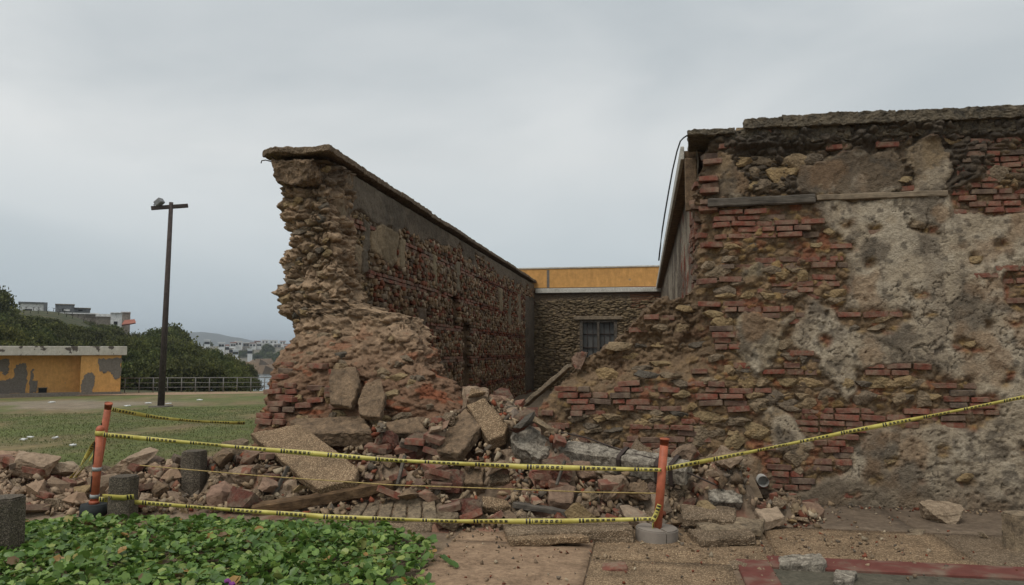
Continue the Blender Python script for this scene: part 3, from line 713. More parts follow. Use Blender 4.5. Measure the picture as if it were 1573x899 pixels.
v_, f_, c_ = submesh(sub, grid_faces(*sub.shape[:2], mask=kb), fcol[::6, ::6]); ob('inner_face', npmesh('inner_face', v_, f_, c_), M_wall, fac)
def fgrid(a, x, z): return a[int(np.clip((z + 0.10) / st, 0, len(zs) - 1)), int(np.clip((x + 1.75) / st, 0, len(xs) - 1))]
# exposed bricks and stones, course by course
BZ = [frect(*q) for q in [(1077, 324, 1250, 364), (1142, 395, 1302, 416), (1105, 424, 1140, 436), (1150, 430, 1303, 453), (1098, 460, 1138, 481), (1136, 472, 1222, 495), (1178, 534, 1256, 577),
      (1090, 590, 1152, 634), (1278, 474, 1406, 492), (1312, 560, 1430, 578), (1446, 580, 1536, 640), (1213, 629, 1502, 664), (1256, 676, 1304, 713), (1192, 714, 1242, 752), (863, 595, 1014, 636), (822, 616, 866, 658),
      (960, 655, 1068, 690), (1150, 703, 1200, 755), (1463, 220, 1800, 330), (1255, 220, 1292, 232), (1368, 204, 1402, 216), (1543, 410, 1800, 482), (1080, 503, 1112, 547), (1066, 320, 1086, 445), (1290, 756, 1326, 769), (1288, 338, 1356, 390)]]
SZ = [frect(*q) for q in [(1080, 364, 1300, 396), (1080, 414, 1148, 461), (1136, 452, 1245, 473), (1316, 577, 1436, 630), (1178, 577, 1322, 631), (1085, 632, 1182, 702), (868, 636, 962, 692), (1278, 490, 1402, 512), (1492, 252, 1580, 296), (1090, 225, 1400, 300), (1430, 680, 1460, 706), (1352, 698, 1388, 724)]]
def zone(x, z, zz): return any(inpoly(np.array([x]), np.array([z]), p)[0] for p in zz)
PIT = 0.0665; nb = ns = 0; done = []
cand_b, cand_s = [], []
row = 0; z = 0.02
while z < 4.0:
    x = -1.7 + random.uniform(0, 0.2)
    while x < 5.3:
        Lb = random.choice([0.235, 0.25, 0.24, 0.17, 0.13]); cx = x + Lb / 2
        cz = z + PIT / 2
        ok = fgrid(keep, cx, cz) and fgrid(keep, cx - Lb * 0.45, cz) and fgrid(plm, cx, cz) < 0.5 and not (3.17 < cz < 3.28 and 0.6 < cx < 3.2)
        pe = (fgrid(plm, cx - Lb * 0.4, cz) > 0.5) + (fgrid(plm, cx + Lb * 0.4, cz) > 0.5)
        if ok:
            inb, ins, cr = zone(cx, cz, BZ), zone(cx, cz, SZ), fgrid(core, cx, cz) > 0.5
            if cr: k = random.choices(['b', 's', None], [.13, .27, .60])[0]
            elif inb: k = 'b' if random.random() < 0.86 else None
            elif ins: k = 's' if row % 2 == 0 and random.random() < 0.85 else None
            else: k = random.choices(['b', 's', None], [0.30, 0.22, 0.48])[0]
            if k == 'b': cand_b.append((cx, cz, Lb, pe, cr))
            elif k == 's': cand_s.append((cx, cz, Lb, cr))
        x += Lb + 0.014
    z += PIT; row += 1
vis = lambda q: (q[0] < 4.0, -abs(q[0] - 1.6))
cand_b.sort(key=vis, reverse=True); cand_s.sort(key=vis, reverse=True)
rest_w, rest_m, rest_c = [], [], []
for k, (cx, cz, Lb, pe, cr) in enumerate(cand_b):
    d_ = 0.12; yy = YF - (fgrid(H, cx, cz) if cr else 0) + d_ / 2 - random.uniform(-0.008, 0.018) - (0.01 if not pe else -0.008)
    sc = (Lb * random.uniform(.93, .99), d_, PIT * random.uniform(0.68, 0.9)); rot = (random.gauss(0, .06), random.gauss(0, .03), random.gauss(0, .05)); yy += random.choice([0, 0, 0, .012, .022, -.012])
    if k < 300: add_brick(fac, (cx, yy, cz), sc, rot[2], rot[0], rot[1])
    else: rest_w.append(random.randrange(8)); rest_m.append(xf((cx, yy, cz), rot, sc)); rest_c.append(np.array((0.27, 0.08, 0.05)) * random.uniform(0.5, 1.1))
if rest_w: ob('brickwork', join_pieces('brickwork', BR_A, rest_w, rest_m, rest_c), M_stuff, fac, kind='stuff')
rest_w, rest_m, rest_c = [], [], []
for k, (cx, cz, Lb, cr) in enumerate(cand_s):
    tl = PIT * random.uniform(0.75, 1.25) * (1.25 if cz > 3.3 else 1); sc = (Lb * random.uniform(0.52, 0.68), 0.055, tl * 0.78)
    yy = YF + 0.035 - random.uniform(0, 0.025) if not cr else YF - fgrid(H, cx, cz) + .02; rot = (random.uniform(-.2, .2), random.uniform(-.25, .25), random.uniform(-.2, .2))
    if k < 300: add_stone(fac, (cx, yy, cz + 0.02), sc, rot)
    else: rest_w.append(random.randrange(8)); rest_m.append(xf((cx, yy, cz), rot, sc)); rest_c.append(np.array((0.27, 0.2, 0.13)) * random.uniform(0.5, 1.1))
if rest_w: ob('stonework', join_pieces('stonework', ST_A, rest_w, rest_m, rest_c), M_stuff, fac, kind='stuff')
# the bigger stones one can point to in the photograph: (px, py, width px, height px)
for px, py, wpx, hpx in [(1070, 672, 52, 34), (1130, 678, 34, 28), (1160, 662, 48, 26), (1082, 640, 52, 18), (1124, 648, 42, 13), (1146, 586, 48, 26), (1212, 548, 36, 13), (1236, 550, 20, 18), (1228, 422, 26, 22), (1201, 422, 28, 18),
                         (1222, 704, 42, 30), (1232, 722, 22, 16), (1345, 585, 42, 24), (1300, 590, 30, 18), (1395, 586, 40, 20), (1330, 610, 46, 24), (1385, 612, 30, 24), (1418, 612, 24, 26), (1270, 605, 40, 20), (1240, 620, 36, 20),
                         (1210, 620, 34, 18), (1115, 448, 40, 20), (1105, 418, 46, 22), (1108, 496, 38, 24), (905, 655, 34, 12), (985, 652, 28, 18), (1005, 645, 30, 12), (940, 640, 40, 12), (930, 575, 38, 20), (950, 534, 46, 18), (1010, 640, 24, 12),
                         (1195, 265, 44, 34), (1225, 250, 40, 30), (1170, 285, 44, 20), (1160, 262, 26, 22), (1185, 243, 40, 16), (1250, 285, 40, 20), (1530, 268, 44, 30), (1558, 282, 30, 24), (1500, 268, 24, 18), (1190, 610, 38, 26), (1165, 622, 30, 20), (1090, 585, 30, 12), (1045, 590, 36, 14), (1310, 505, 28, 14), (1350, 503, 34, 12)]:
    p = at(px, py, YF); k_ = p[1] / FPX / 0.985
    dep = 0.20 if fgrid(core, p[0], p[2]) > 0.5 else 0.0
    add_stone(fac, (p[0], YF + 0.025 + dep, p[2]), (wpx * k_ * 0.52, 0.06, hpx * k_ * 0.56), (random.uniform(-.15, .15), random.uniform(-.2, .2), random.uniform(-.2, .2)))
z = 2.36
while z < 3.85:
    ex = np.interp(z, [at(1073, q, YF)[2] for q in (440, 380, 340, 305, 270, 235)], [at(p_, q, YF)[0] for p_, q in ((1074, 440), (1073, 380), (1079, 340), (1069, 305), (1076, 270), (1086, 235))])
    if random.random() < .32: add_brick(fac, (ex + random.uniform(.06, .16), YF + random.uniform(.02, .10), z), (.20, .14, .056), random.uniform(-.3, .3), random.gauss(0, .05), random.gauss(0, .06))
    if random.random() < .7: add_brick(fac, (ex + random.uniform(.05, .14), YF + random.uniform(.25, .45), z), (.20, .2, .056), random.uniform(-.3, .3), random.gauss(0, .05), random.gauss(0, .06))
    z += .0665
# timber lintel, in two lengths
lb = beam_mesh((0.70, YF + 0.02, 3.215), (1.82, YF + 0.02, 3.225), 0.15, 0.095, 0.05, 0.006, 9); ob('lintel_beam', lb, M_greywood, fac)
lb = beam_mesh((1.83, YF + 0.035, 3.235), (3.12, YF + 0.035, 3.235), 0.15, 0.06, 0.05, 0.008, 9); ob('lintel_beam', lb, M_palewood, fac)
# ragged pieces of the old concrete roof slab on top
for x0, x1, y0, z0, z1 in [(0.50, 1.0, 8.27, 3.965, 4.025), (1.10, 1.50, 8.25, 4.01, 4.115), (1.49, 2.62, 8.24, 4.0, 4.125), (2.60, 3.55, 8.25, 3.99, 4.115), (3.53, 5.4, 8.24, 3.985, 4.11)]:
    me = slab_mesh([(x0, y0, z0), (x1, y0 - 0.01, z0), (x1, 9.0, z0), (x0 + 0.05, 9.0, z0)], z1 - z0, 0.03, 0.020, 10, 0.010); ob('roof_slab', me, M_crust, fac)
me = slab_mesh([(0.95, 8.31, 4.0), (1.35, 8.30, 4.02), (2.2, 8.31, 4.0), (2.2, 8.31, 3.84), (1.5, 8.31, 3.87), (0.98, 8.32, 3.86)], 0.2, 0.03, 0.03, 9, 0.015); ob('cornice_block', me, M_crust, fac)
me = slab_mesh([(2.25, 8.31, 3.99), (3.6, 8.30, 3.99), (5.4, 8.30, 3.98), (5.4, 8.31, 3.88), (3.4, 8.31, 3.86), (2.3, 8.32, 3.87)], 0.2, 0.035, 0.03, 9, 0.015); ob('cornice_block', me, M_crust, fac)
# drain pipe end low in the wall
def tube_mesh(p0, p1, r0, r1=None, seg=16, inner=None, name='tube', caps=True):
    p0, p1 = V3(p0), V3(p1); r1 = r0 if r1 is None else r1; bm = bmesh.new()
    bmesh.ops.create_cone(bm, cap_ends=caps, segments=seg, radius1=r0, radius2=r1, depth=(p1 - p0).length)
    if inner:
        f = max(bm.faces, key=lambda q: q.calc_center_median().z if len(q.verts) > 4 else -9)
        r = bmesh.ops.inset_individual(bm, faces=[f], thickness=r0 - inner); bmesh.ops.translate(bm, vec=(0, 0, -0.12), verts=f.verts)
    me = from_bm(bm, name); me.transform(Matrix.Translation((p0 + p1) / 2) @ (p1 - p0).to_track_quat('Z', 'Y').to_matrix().to_4x4())
    for pl in me.polygons: pl.use_smooth = len(pl.vertices) == 4
    return me
p = at(1173, 740, YF - 0.16)
ob('drain_pipe', tube_mesh((p[0], YF + 0.25, p[2]), p, 0.056, inner=0.046), M_pvc, fac)

# ================================================================== LEFT: RUINED SIDE WALL with its broken end
XI, XO, HT, YB = -4.1, -4.78, 4.12, 28.0
sw = thing('ruined_side_wall', (-4.4, 9.2, 0), 'long dark ruined side wall with a ragged broken end, left of the open room', 'wall')
# inner face
ys = [9.1]
while ys[-1] < YB: ys.append(ys[-1] + 0.016 * (ys[-1] / 9.0) ** 1.35)
ys = np.array(ys); ys[-1] = YB; zs2 = np.arange(-0.1, HT + 0.001, 0.0175)
Y, Z = np.meshgrid(ys, zs2); PT = np.stack([Y, Z, Y * 0], -1)
w1 = fbm(PT * [1.6, 3, 1], 110, 4) - 0.5; w2 = fbm(PT * [1.6, 3, 1] + 5, 111, 4) - 0.5
def lpoly(pp): return [(atx(px, py, XI)[1], atx(px, py, XI)[2]) for px, py in pp]
lm = np.zeros(Y.shape); lc = np.zeros(Y.shape + (3,))
band = Z > 3.68 + w1 * 0.8 + 0.15 * sm(Y, 12, 18); lm[band] = 1; lc[band] = (0.15, 0.12, 0.09)
LP = [([(505, 240), (620, 320), (618, 350), (575, 345), (550, 320), (530, 330), (520, 340), (505, 330)], (0.155, 0.128, 0.098)), ([(492, 290), (506, 292), (517, 318), (515, 345), (502, 356), (494, 330)], (0.25, 0.20, 0.14)), ([(567, 352), (590, 345), (612, 358), (610, 400), (600, 412), (580, 395), (568, 385)], (0.30, 0.235, 0.16)), ([(613, 362), (622, 366), (622, 412), (614, 410)], (0.28, 0.225, 0.155)),
      ([(543, 375), (556, 380), (554, 424), (545, 420)], (0.27, 0.21, 0.145)), ([(556, 335), (566, 342), (565, 420), (556, 425)], (0.15, 0.125, 0.095)), ([(664, 388), (671, 392), (671, 440), (665, 438)], (0.27, 0.22, 0.15)), ([(700, 400), (706, 404), (706, 450), (701, 448)], (0.20, 0.165, 0.12)),
      ([(765, 440), (772, 444), (772, 480), (766, 480)], (0.24, 0.19, 0.13)), ([(795, 450), (800, 452), (800, 500), (795, 500)], (0.22, 0.18, 0.13)), ([(640, 470), (655, 474), (654, 520), (642, 515)], (0.14, 0.105, 0.078)), ([(780, 455), (785, 456), (785, 500), (780, 500)], (0.18, 0.15, 0.11)), ([(806, 455), (820, 458), (820, 600), (806, 600)], (0.12, 0.10, 0.08))]
for pp, c_ in LP:
    m_ = inpoly(Y + w1 * 0.25, Z + w2 * 0.12, lpoly(pp)); lm[m_] = 1; lc[m_] = c_
ls = blur(lm, 1); g1 = fbm(PT * [6, 8, 1], 112, 5); g2 = fbm(PT * [18, 22, 1], 113, 4)
niche = np.zeros(Y.shape)
for pp in ([(694, 452), (705, 456), (705, 502), (694, 500)], [(711, 494), (722, 498), (722, 640), (711, 640)]): niche[inpoly(Y, Z, lpoly(pp))] = 1
Hh = -0.03 + (g1 - 0.5) * 0.05 + (g2 - 0.5) * 0.02; Hh = Hh * (1 - ls) + ls * (0.025 + (g1 - 0.5) * 0.04 + (g2 - .5) * .02) - niche * 0.22
lcol = mixc(np.zeros(Y.shape + (3,)) + (0.14, 0.098, 0.066), (0.23, 0.165, 0.108), g1); lcol = mixc(lcol, lc * (0.75 + 0.5 * g1[..., None]), ls); lcol = mixc(lcol, (0.14, 0.10, 0.075), niche * 0.8)
rag = (0.30 + 0.9 * (fbm(np.stack([Z * 2.2, Z * 0, Z * 0], -1), 115, 4) - 0.5)) * (1 - sm(Y, 9.1, 10.3))
nearf = 1 - sm(Y + (g1 - .5) * 1.2 + (fbm(PT * [3, 4, 1], 117, 3) - .5) * 1.5, 9.25, 9.75)
lcol = mixc(lcol, (0.26, 0.185, 0.125), nearf * .85); lcol = mixc(lcol, lcol * 0.5, sm(fbm(PT * [1.2, 2.5, 1], 116, 5), .5, .68) * .6)
Hh = Hh - .25 * (1 - sm(Y, 9.1, 9.2)) + nearf * (g2 - .5) * .10
ob('inner_face', npmesh('inner_face', np.stack([XI + Hh, Y + rag, Z], -1), grid_faces(*Y.shape), lcol), M_wall, sw)
Yo, Zo = np.meshgrid(np.linspace(9.75, YB, 160), np.linspace(-0.9, HT, 40)); po = np.stack([Yo, Zo, Yo * 0], -1)
ob('outer_face', npmesh('outer_face', np.stack([XO - (fbm(po * 2, 120, 4) - 0.5) * 0.05, Yo, Zo], -1), grid_faces(*Yo.shape), mixc(np.zeros(Yo.shape + (3,)) + (0.27, 0.215, 0.15), (0.16, 0.13, 0.10), fbm(po * 2, 121, 4))), M_wall, sw)
ob('wall_top', npmesh('wall_top', [(XO - 0.02, 9.1, HT - 0.01), (XI + 0.02, 9.1, HT - 0.01), (XI + 0.02, YB, HT - 0.01), (XO - 0.02, YB, HT - 0.01)], [(0, 1, 2, 3)], [(0.15, 0.12, 0.09)] * 4), M_wall, sw)
# bricks and small stones set in courses on the inner face
lpcs = []
z = 0.02; row = 0
while z < 3.95:
    y = 9.7 + random.uniform(-.15, .3); bandtype = (row // 2) % 5
    while y < YB - 0.1:
        brick = bandtype == 0
        ln = random.choice([0.24, 0.25, 0.2]) if brick else random.uniform(0.05, 0.17)
        hh = 0.062 if brick else random.uniform(0.05, 0.10)
        iy = int(np.clip(np.searchsorted(ys, y + ln / 2), 0, len(ys) - 1)); iz = int(np.clip((z + 0.13) / 0.0175, 0, len(zs2) - 1))
        if lm[iz, iy] < 0.5 and niche[iz, iy] < 0.5 and random.random() < 0.9: lpcs.append((y + ln / 2, z + 0.033, ln, hh, brick))
        y += ln + 0.012 + (0.0 if brick else random.uniform(0, 0.03))
    z += 0.0672; row += 1
rw, rm, rcl = [], [], []; nb = ns = 0
for (y, z, ln, hh, brick) in sorted(lpcs, key=lambda q: q[0]):
    prot = random.uniform(0.0, 0.03)
    if brick and nb < 300 and random.random() < 0.9:
        nb += 1; add_brick(sw, (XI - 0.045 + prot, y, z), (0.10, ln * .97, hh * .9), random.gauss(0, .03), random.gauss(0, .02)); continue
    if not brick and ns < 300:
        ns += 1; add_stone(sw, (XI - 0.03 + prot, y, z), (0.036, ln * 0.55, hh * 0.6)); continue
    rw.append(random.randrange(3)); rm.append(xf((XI - 0.045 + prot * 1.5, y, z), (random.gauss(0, .06 if brick else .35), random.gauss(0, .1), random.gauss(0, .05)), (0.10, ln * .93, hh * .88)))
    if brick: cc = np.array(random.choice([(0.17, 0.078, 0.055), (0.15, 0.075, 0.055), (0.12, 0.07, 0.055), (0.20, 0.082, 0.056)])) * random.uniform(0.6, 1.1)
    else: cc = np.array(random.choice([(0.22, 0.155, 0.10), (0.27, 0.19, 0.125), (0.15, 0.105, 0.075), (0.20, 0.09, 0.062), (0.33, 0.26, 0.19)])) * random.uniform(0.5, 1.1)
    rcl.append(cc)
ob('coursed_masonry', join_pieces('coursed_masonry', BOXT, rw, rm, rcl), M_stuff, sw, kind='stuff')
# the broken end: a lofted, ragged stack of rubble that spreads into a stump at its foot
Ltab = [(426, 240, 9.3), (423, 262, 9.3), (431, 290, 9.3), (433, 330, 9.3), (441, 350, 9.3), (451, 368, 9.3), (441, 385, 9.3), (437, 420, 9.25), (430, 450, 9.2), (431, 480, 9.15), (445, 500, 9.05), (438, 522, 8.9), (420, 560, 8.7), (404, 600, 8.45), (390, 640, 8.25), (380, 670, 8.1), (372, 740, 7.9)]
Rtab = [(502, 240, 9.2), (503, 330, 9.2), (514, 400, 9.2), (524, 460, 9.15), (556, 474, 8.95), (606, 484, 8.8), (630, 520, 8.7), (650, 570, 8.5), (690, 612, 8.35), (735, 660, 8.15), (775, 740, 7.95)]
Lz = np.array([[at(*q)[2], at(*q)[0], q[2]] for q in Ltab])[::-1]; Rz = np.array([[at(*q)[2], at(*q)[0]] for q in Rtab])[::-1]
nzp, nsp = 340, 300
pz = np.linspace(-0.1, 4.16, nzp); _t = np.linspace(math.pi, 0, 20001); _a = np.sign(np.cos(_t)) * np.abs(np.cos(_t)) ** 0.26 * 0.6; _b = -0.75 * np.abs(np.sin(_t)) ** 0.26
_s = np.r_[0, np.cumsum(np.hypot(np.diff(_a), np.diff(_b)))]; th = np.interp(np.linspace(0, _s[-1], nsp), _s, _t)
xl = np.interp(pz, Lz[:, 0], Lz[:, 1]); xr = np.interp(pz, Rz[:, 0], Rz[:, 1]); xl = xl - 0.05; yf = np.interp(pz, Lz[:, 0], Lz[:, 2]); yf = np.convolve(np.pad(yf, 9, mode='edge'), np.ones(19) / 19, 'valid')
D = 0.75
cx, hw = (xl + xr) / 2, (xr - xl) / 2
ct, sn = np.cos(th), np.clip(np.sin(th), 0, 1)
PX = cx[:, None] + hw[:, None] * (np.sign(ct) * np.abs(ct) ** 0.26)[None]; PY = (yf + D)[:, None] - D * (np.abs(sn) ** 0.26)[None]; PZ = np.repeat(pz[:, None], nsp, 1)
nx_, ny_ = np.gradient(PY, axis=1), -np.gradient(PX, axis=1); ln_ = np.hypot(nx_, ny_) + 1e-9; nx_, ny_ = -nx_ / ln_, -ny_ / ln_
sgn = np.where((ny_ * np.ones_like(PX)).mean() > 0, -1, 1); nx_ *= sgn; ny_ *= sgn
Q = np.stack([PX, PY, PZ], -1)
k1 = fbm(Q * [3.0, 3.0, 5.0], 130, 5) - 0.5; k2 = fbm(Q * 12, 131, 4) - 0.5; k4 = fbm(Q * 34, 133, 3) - 0.5
e1, e2, eid = cells(Q * np.where(PZ > 2.15, 5.5, 9.0)[..., None] * [1, 1, 1.3] + k1[..., None] * 0.9 + k2[..., None] * 0.5, 132)
lump = sm(e2 - e1, 0, 0.45)
up = sm(PZ, 1.9, 2.2)
disp = k1 * (0.32 - 0.02 * up) + k2 * (0.10 - .03 * up) + k4 * 0.05 + lump * (0.012 + 0.045 * up + 0.05 * up * (eid - 0.5)) - 0.03
e3, e4, eid2 = cells(Q * [3.2, 3.2, 6.0] + k2[..., None], 134)
disp = disp + (sm(e4 - e3, 0, 0.25) * 0.10 * (eid2 - 0.3) - sm(e4 - e3, 0.12, 0.0) * 0.05) * (0.5 + 0.5 * up)
Q2 = np.stack([PX + nx_ * disp, PY + ny_ * disp, PZ + k2 * 0.05], -1)
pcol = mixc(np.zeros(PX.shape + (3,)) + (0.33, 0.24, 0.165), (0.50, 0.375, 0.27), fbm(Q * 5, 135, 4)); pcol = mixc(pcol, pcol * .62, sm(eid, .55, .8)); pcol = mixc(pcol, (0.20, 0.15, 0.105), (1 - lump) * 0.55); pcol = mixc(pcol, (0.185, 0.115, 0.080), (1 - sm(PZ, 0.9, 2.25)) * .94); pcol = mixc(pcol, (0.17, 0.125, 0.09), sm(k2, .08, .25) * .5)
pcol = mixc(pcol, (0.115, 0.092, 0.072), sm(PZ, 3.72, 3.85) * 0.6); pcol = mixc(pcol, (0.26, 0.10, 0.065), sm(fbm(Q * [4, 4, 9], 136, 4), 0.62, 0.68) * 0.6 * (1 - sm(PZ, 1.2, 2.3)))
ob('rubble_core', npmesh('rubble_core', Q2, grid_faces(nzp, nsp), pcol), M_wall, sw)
ob('stump_top', npmesh('stump_top', np.concatenate([Q2[-1], [[-4.45, 9.7, 4.1]]]), [(k, k + 1, nsp) for k in range(nsp - 1)], np.zeros((nsp + 1, 3)) + 0.1), M_wall, sw)
def pier_front(px, py):
    """where a sight line meets the front of the broken end"""
    d = ray(px, py); t = np.linspace(7.2, 11, 400); pts = CAM + d[None] * (t / d[1])[:, None]
    yy = np.interp(pts[:, 2], pz, yf); c = np.interp(pts[:, 2], pz, cx); h = np.interp(pts[:, 2], pz, hw)
    s = np.clip(np.abs(pts[:, 0] - c) / h, 0, 1); front = yy + D - D * np.sqrt(np.clip(1 - s ** 3.6, 0, 1)) ** 0.5 if False else yy + D * (1 - (1 - np.clip(s ** (1 / 0.26), 0, 1) ** 2).clip(0) ** 0.13)
    hit = np.where(pts[:, 1] >= front)[0]
    if not len(hit) or np.abs(pts[hit[0], 0] - c[hit[0]]) > h[hit[0]] * 0.88: return None
    return pts[hit[0]]
for (l, t, r_, b) in [(392, 592, 442, 652), (478, 562, 530, 600), (440, 628, 545, 642), (560, 576, 592, 590), (470, 596, 520, 626), (400, 560, 432, 590), (430, 604, 470, 630)]:
    yrow = t; dens = 0.85 if l == 392 else 0.42
    while yrow < b:
        x = l + random.uniform(-6, 6)
        while x < r_:
            wpx = random.choice([30, 26, 18]); q = pier_front(x + wpx / 2, yrow)
            if q is not None and random.random() < dens: add_brick(sw, (q[0], q[1] + random.uniform(-0.04, 0.0), q[2]), (wpx * 8.3 / FPX, 0.14, 0.058), random.uniform(-.25, .25), random.gauss(0, .04), random.gauss(0, .05))
            x += wpx + 2
        yrow += 9.2
for k in range(170):
    zz = random.uniform(0.3, 4.0); px = random.uniform(430, 505) if zz > 2.1 else random.uniform(400, 660); py = 540 - (zz - 1.6) * FPX / 9.2
    q = pier_front(px, py); s_ = random.uniform(0.035, 0.10)
    if q is None: continue
    add_stone(sw, (q[0], q[1] + 0.01, q[2]), (s_ * random.uniform(1, 1.7), s_ * 0.8, s_ * random.uniform(0.5, 0.9)))
# coping slabs along the top
y = 9.0; first = True
while y < YB - 0.3:
    l = random.uniform(1.2, 2.0); y1 = min(y + l, YB)
    x0, x1 = (-5.02, -4.0) if first else (-4.9, -3.99 + random.uniform(-.025, .025)); zt = 4.20 + random.uniform(-.01, .01)
    cs = [(x0, y + 0.15, zt), (-4.75, y - 0.02, zt + 0.02), (-4.4, y + 0.1, zt), (x1, y + 0.0, zt), (x1, y1, zt), (x0, y1, zt)] if first else [(x0, y, zt), (x1, y, zt), (x1, y1 - .01, zt), (x0, y1 - .01, zt)]
    me = slab_mesh(cs, 0.08, 0.045 if y < 13 else 0.2, 0.020, 8, 0.012); ob('coping_slab', me, M_pebble_grey, sw); y = y1; first = False
me = slab_mesh([(-4.86, 9.12, 4.13), (-4.30, 9.06, 4.12), (-4.26, 9.10, 3.86), (-4.5, 9.08, 3.80), (-4.82, 9.14, 3.86)], 0.35, 0.035, 0.05, 6, 0.03); ob('end_block', me, M_conc_dark, sw)
def wire_mesh(pts, r, seg=5, name='wire'):
    pts = [V3(p) for p in pts]; Vv, F = [], []
    for k, p in enumerate(pts):
        d = (pts[min(k + 1, len(pts) - 1)] - pts[max(k - 1, 0)]).normalized(); a = d.orthogonal().normalized(); b = d.cross(a)
        for s in range(seg):
            q = p + (a * math.cos(6.2832 * s / seg) + b * math.sin(6.2832 * s / seg)) * r; Vv.append(q[:])
        if k:
            for s in range(seg): F.append(((k - 1) * seg + s, (k - 1) * seg + (s + 1) % seg, k * seg + (s + 1) % seg, k * seg + s))
    return npmesh(name, Vv, F, smooth=True)
ob('reinforcing_wire', wire_mesh([at(424, 252, 9.2), at(415, 248, 9.15), at(408, 246, 9.1), at(402, 247, 9.1), at(401, 251, 9.1)], 0.008), M_iron, sw)
ob('reinforcing_wire', wire_mesh([at(424, 246, 9.2), at(414, 238, 9.15), at(405, 240, 9.1)], 0.007), M_iron, sw)

# ================================================================== BACK WALL with window and ochre parapet
bw = thing('back_wall', (-1.8, YB, 0), 'far stone wall with a barred window, closing the roofless room', 'wall')
xsb = np.linspace(XI - 0.1, 0.7, 260); zb = np.linspace(-0.1, 4.0, 220); X, Z = np.meshgrid(xsb, zb); PT = np.stack([X, Z, X * 0], -1)
wl, wt_, wr, wb_ = at(893, 490, YB)[0], at(893, 493, YB)[2], at(945, 490, YB)[0], at(945, 550, YB)[2]
g1 = fbm(PT * [3, 5, 1], 140, 5); b1, b2, bid = cells(np.stack([X * 4.5, Z * 9, X * 0 + .5], -1) + (g1[..., None] - .5), 141); lump = sm(b2 - b1, 0, 0.3)
pb = sm(Z + (g1 - .5) * 0.5, 3.55, 3.65); hole = (X > wl) & (X < wr) & (Z > wb_) & (Z < wt_)
col = mixc(np.zeros(X.shape + (3,)) + (0.11, 0.085, 0.062), (0.26, 0.205, 0.14), lump * (0.35 + 0.65 * bid)); col = mixc(col, (0.135, 0.105, 0.08), pb)
col = mixc(col, (0.15, 0.115, 0.082), sm(g1, 0.5, 0.6) * 0.6); col = mixc(col, (0.22, 0.09, 0.06), ((Z > 3.2) & (X > -0.5) & (np.sin(Z * 90) > 0)).astype(float) * 0.6)
cm = hole[:-1, :-1] & hole[1:, 1:]
ob('stone_face', npmesh('stone_face', np.stack([X, YB - lump * 0.04 * (1 - pb) - (g1 - .5) * 0.06, Z], -1), grid_faces(*X.shape, mask=~cm), col), M_wall, bw)
rw, rm, rcl = [], [], []
for k in range(1500):
    x, z = random.uniform(XI, 0.5), random.uniform(0.1, 3.5)
    if wl - .2 < x < wr + .2 and z > wb_ - 0.2 and z < wt_ + 0.25: continue
    rw.append(random.randrange(8)); rm.append(xf((x, YB - 0.03, z), (random.uniform(-.2, .2), random.uniform(-.15, .15), 0), (random.uniform(.06, .15), 0.05, random.uniform(.02, .05)))); rcl.append(np.array((0.25, 0.195, 0.13)) * random.uniform(0.35, 1.1))
ob('stonework', join_pieces('stonework', ST_A, rw, rm, rcl), M_stuff, bw, kind='stuff')
ob('lintel', box_mesh(wl - 0.28, wr + 0.28, YB - 0.12, YB + 0.1, wt_ + 0.04, wt_ + 0.16, bev=0.01), M_palewood, bw)
wnd = ob('window', box_mesh(wl, wr, YB + 0.16, YB + 0.2, wb_, wt_), M_glass, bw)
for x0, x1, z0, z1 in [(wl - 0.06, wl + 0.05, wb_, wt_ + 0.03), (wr - 0.05, wr + 0.06, wb_, wt_ + 0.03), (wl + .05, wr - .05, wt_ - 0.06, wt_ + 0.03), ((wl + wr) / 2 - 0.045, (wl + wr) / 2 + 0.045, wb_, wt_ - 0.06)]:
    ob('window_frame', box_mesh(x0, x1, YB - 0.05, YB + 0.155, z0, z1), M_greywood, wnd)
for k in range(1, 6):
    if k == 3: continue
    x = wl + (wr - wl) * k / 6; ob('bar', tube_mesh((x, YB + 0.10, wb_), (x, YB + 0.10, wt_ - 0.06), 0.013, seg=6), M_iron, wnd)
for z in (wt_ - 0.5, wt_ - 1.0): ob('bar', tube_mesh((wl + .05, YB + 0.12, z), (wr - .05, YB + 0.12, z), 0.02, seg=6), M_iron, wnd)
ztop, zl1, zl0 = at(900, 411, YB + 0.3)[2], at(900, 443, YB)[2], at(900, 450, YB)[2]
pr = thing('roof_parapet', (-1.9, YB + 0.3, zl0), 'ochre painted parapet with white ledge above the far stone wall', 'parapet')
ob('ledge', box_mesh(-4.02, 0.66, YB - 0.16, YB + 0.4, zl0, zl1, bev=0.01), M_whitepaint, pr)
ob('parapet_panel', box_mesh(at(795, 412, YB + 0.3)[0], 0.62, YB + 0.02, YB + 0.35, zl1, ztop - 0.06), M_ochre_clean, pr)
ob('parapet_cap', box_mesh(at(795, 412, YB + 0.3)[0] - 0.03, 0.64, YB - 0.01, YB + 0.4, ztop - 0.06, ztop, bev=0.01), M_whitepaint, pr)
for px in (842,):
    p = at(px, 425, YB + 0.02); ob('drip_stain', box_mesh(p[0] - 0.05, p[0] + 0.05 if px < 900 else p[0] - 0.02, YB + 0.015, YB + 0.03, zl1 + 0.05, ztop - 0.1), M_patch, pr)

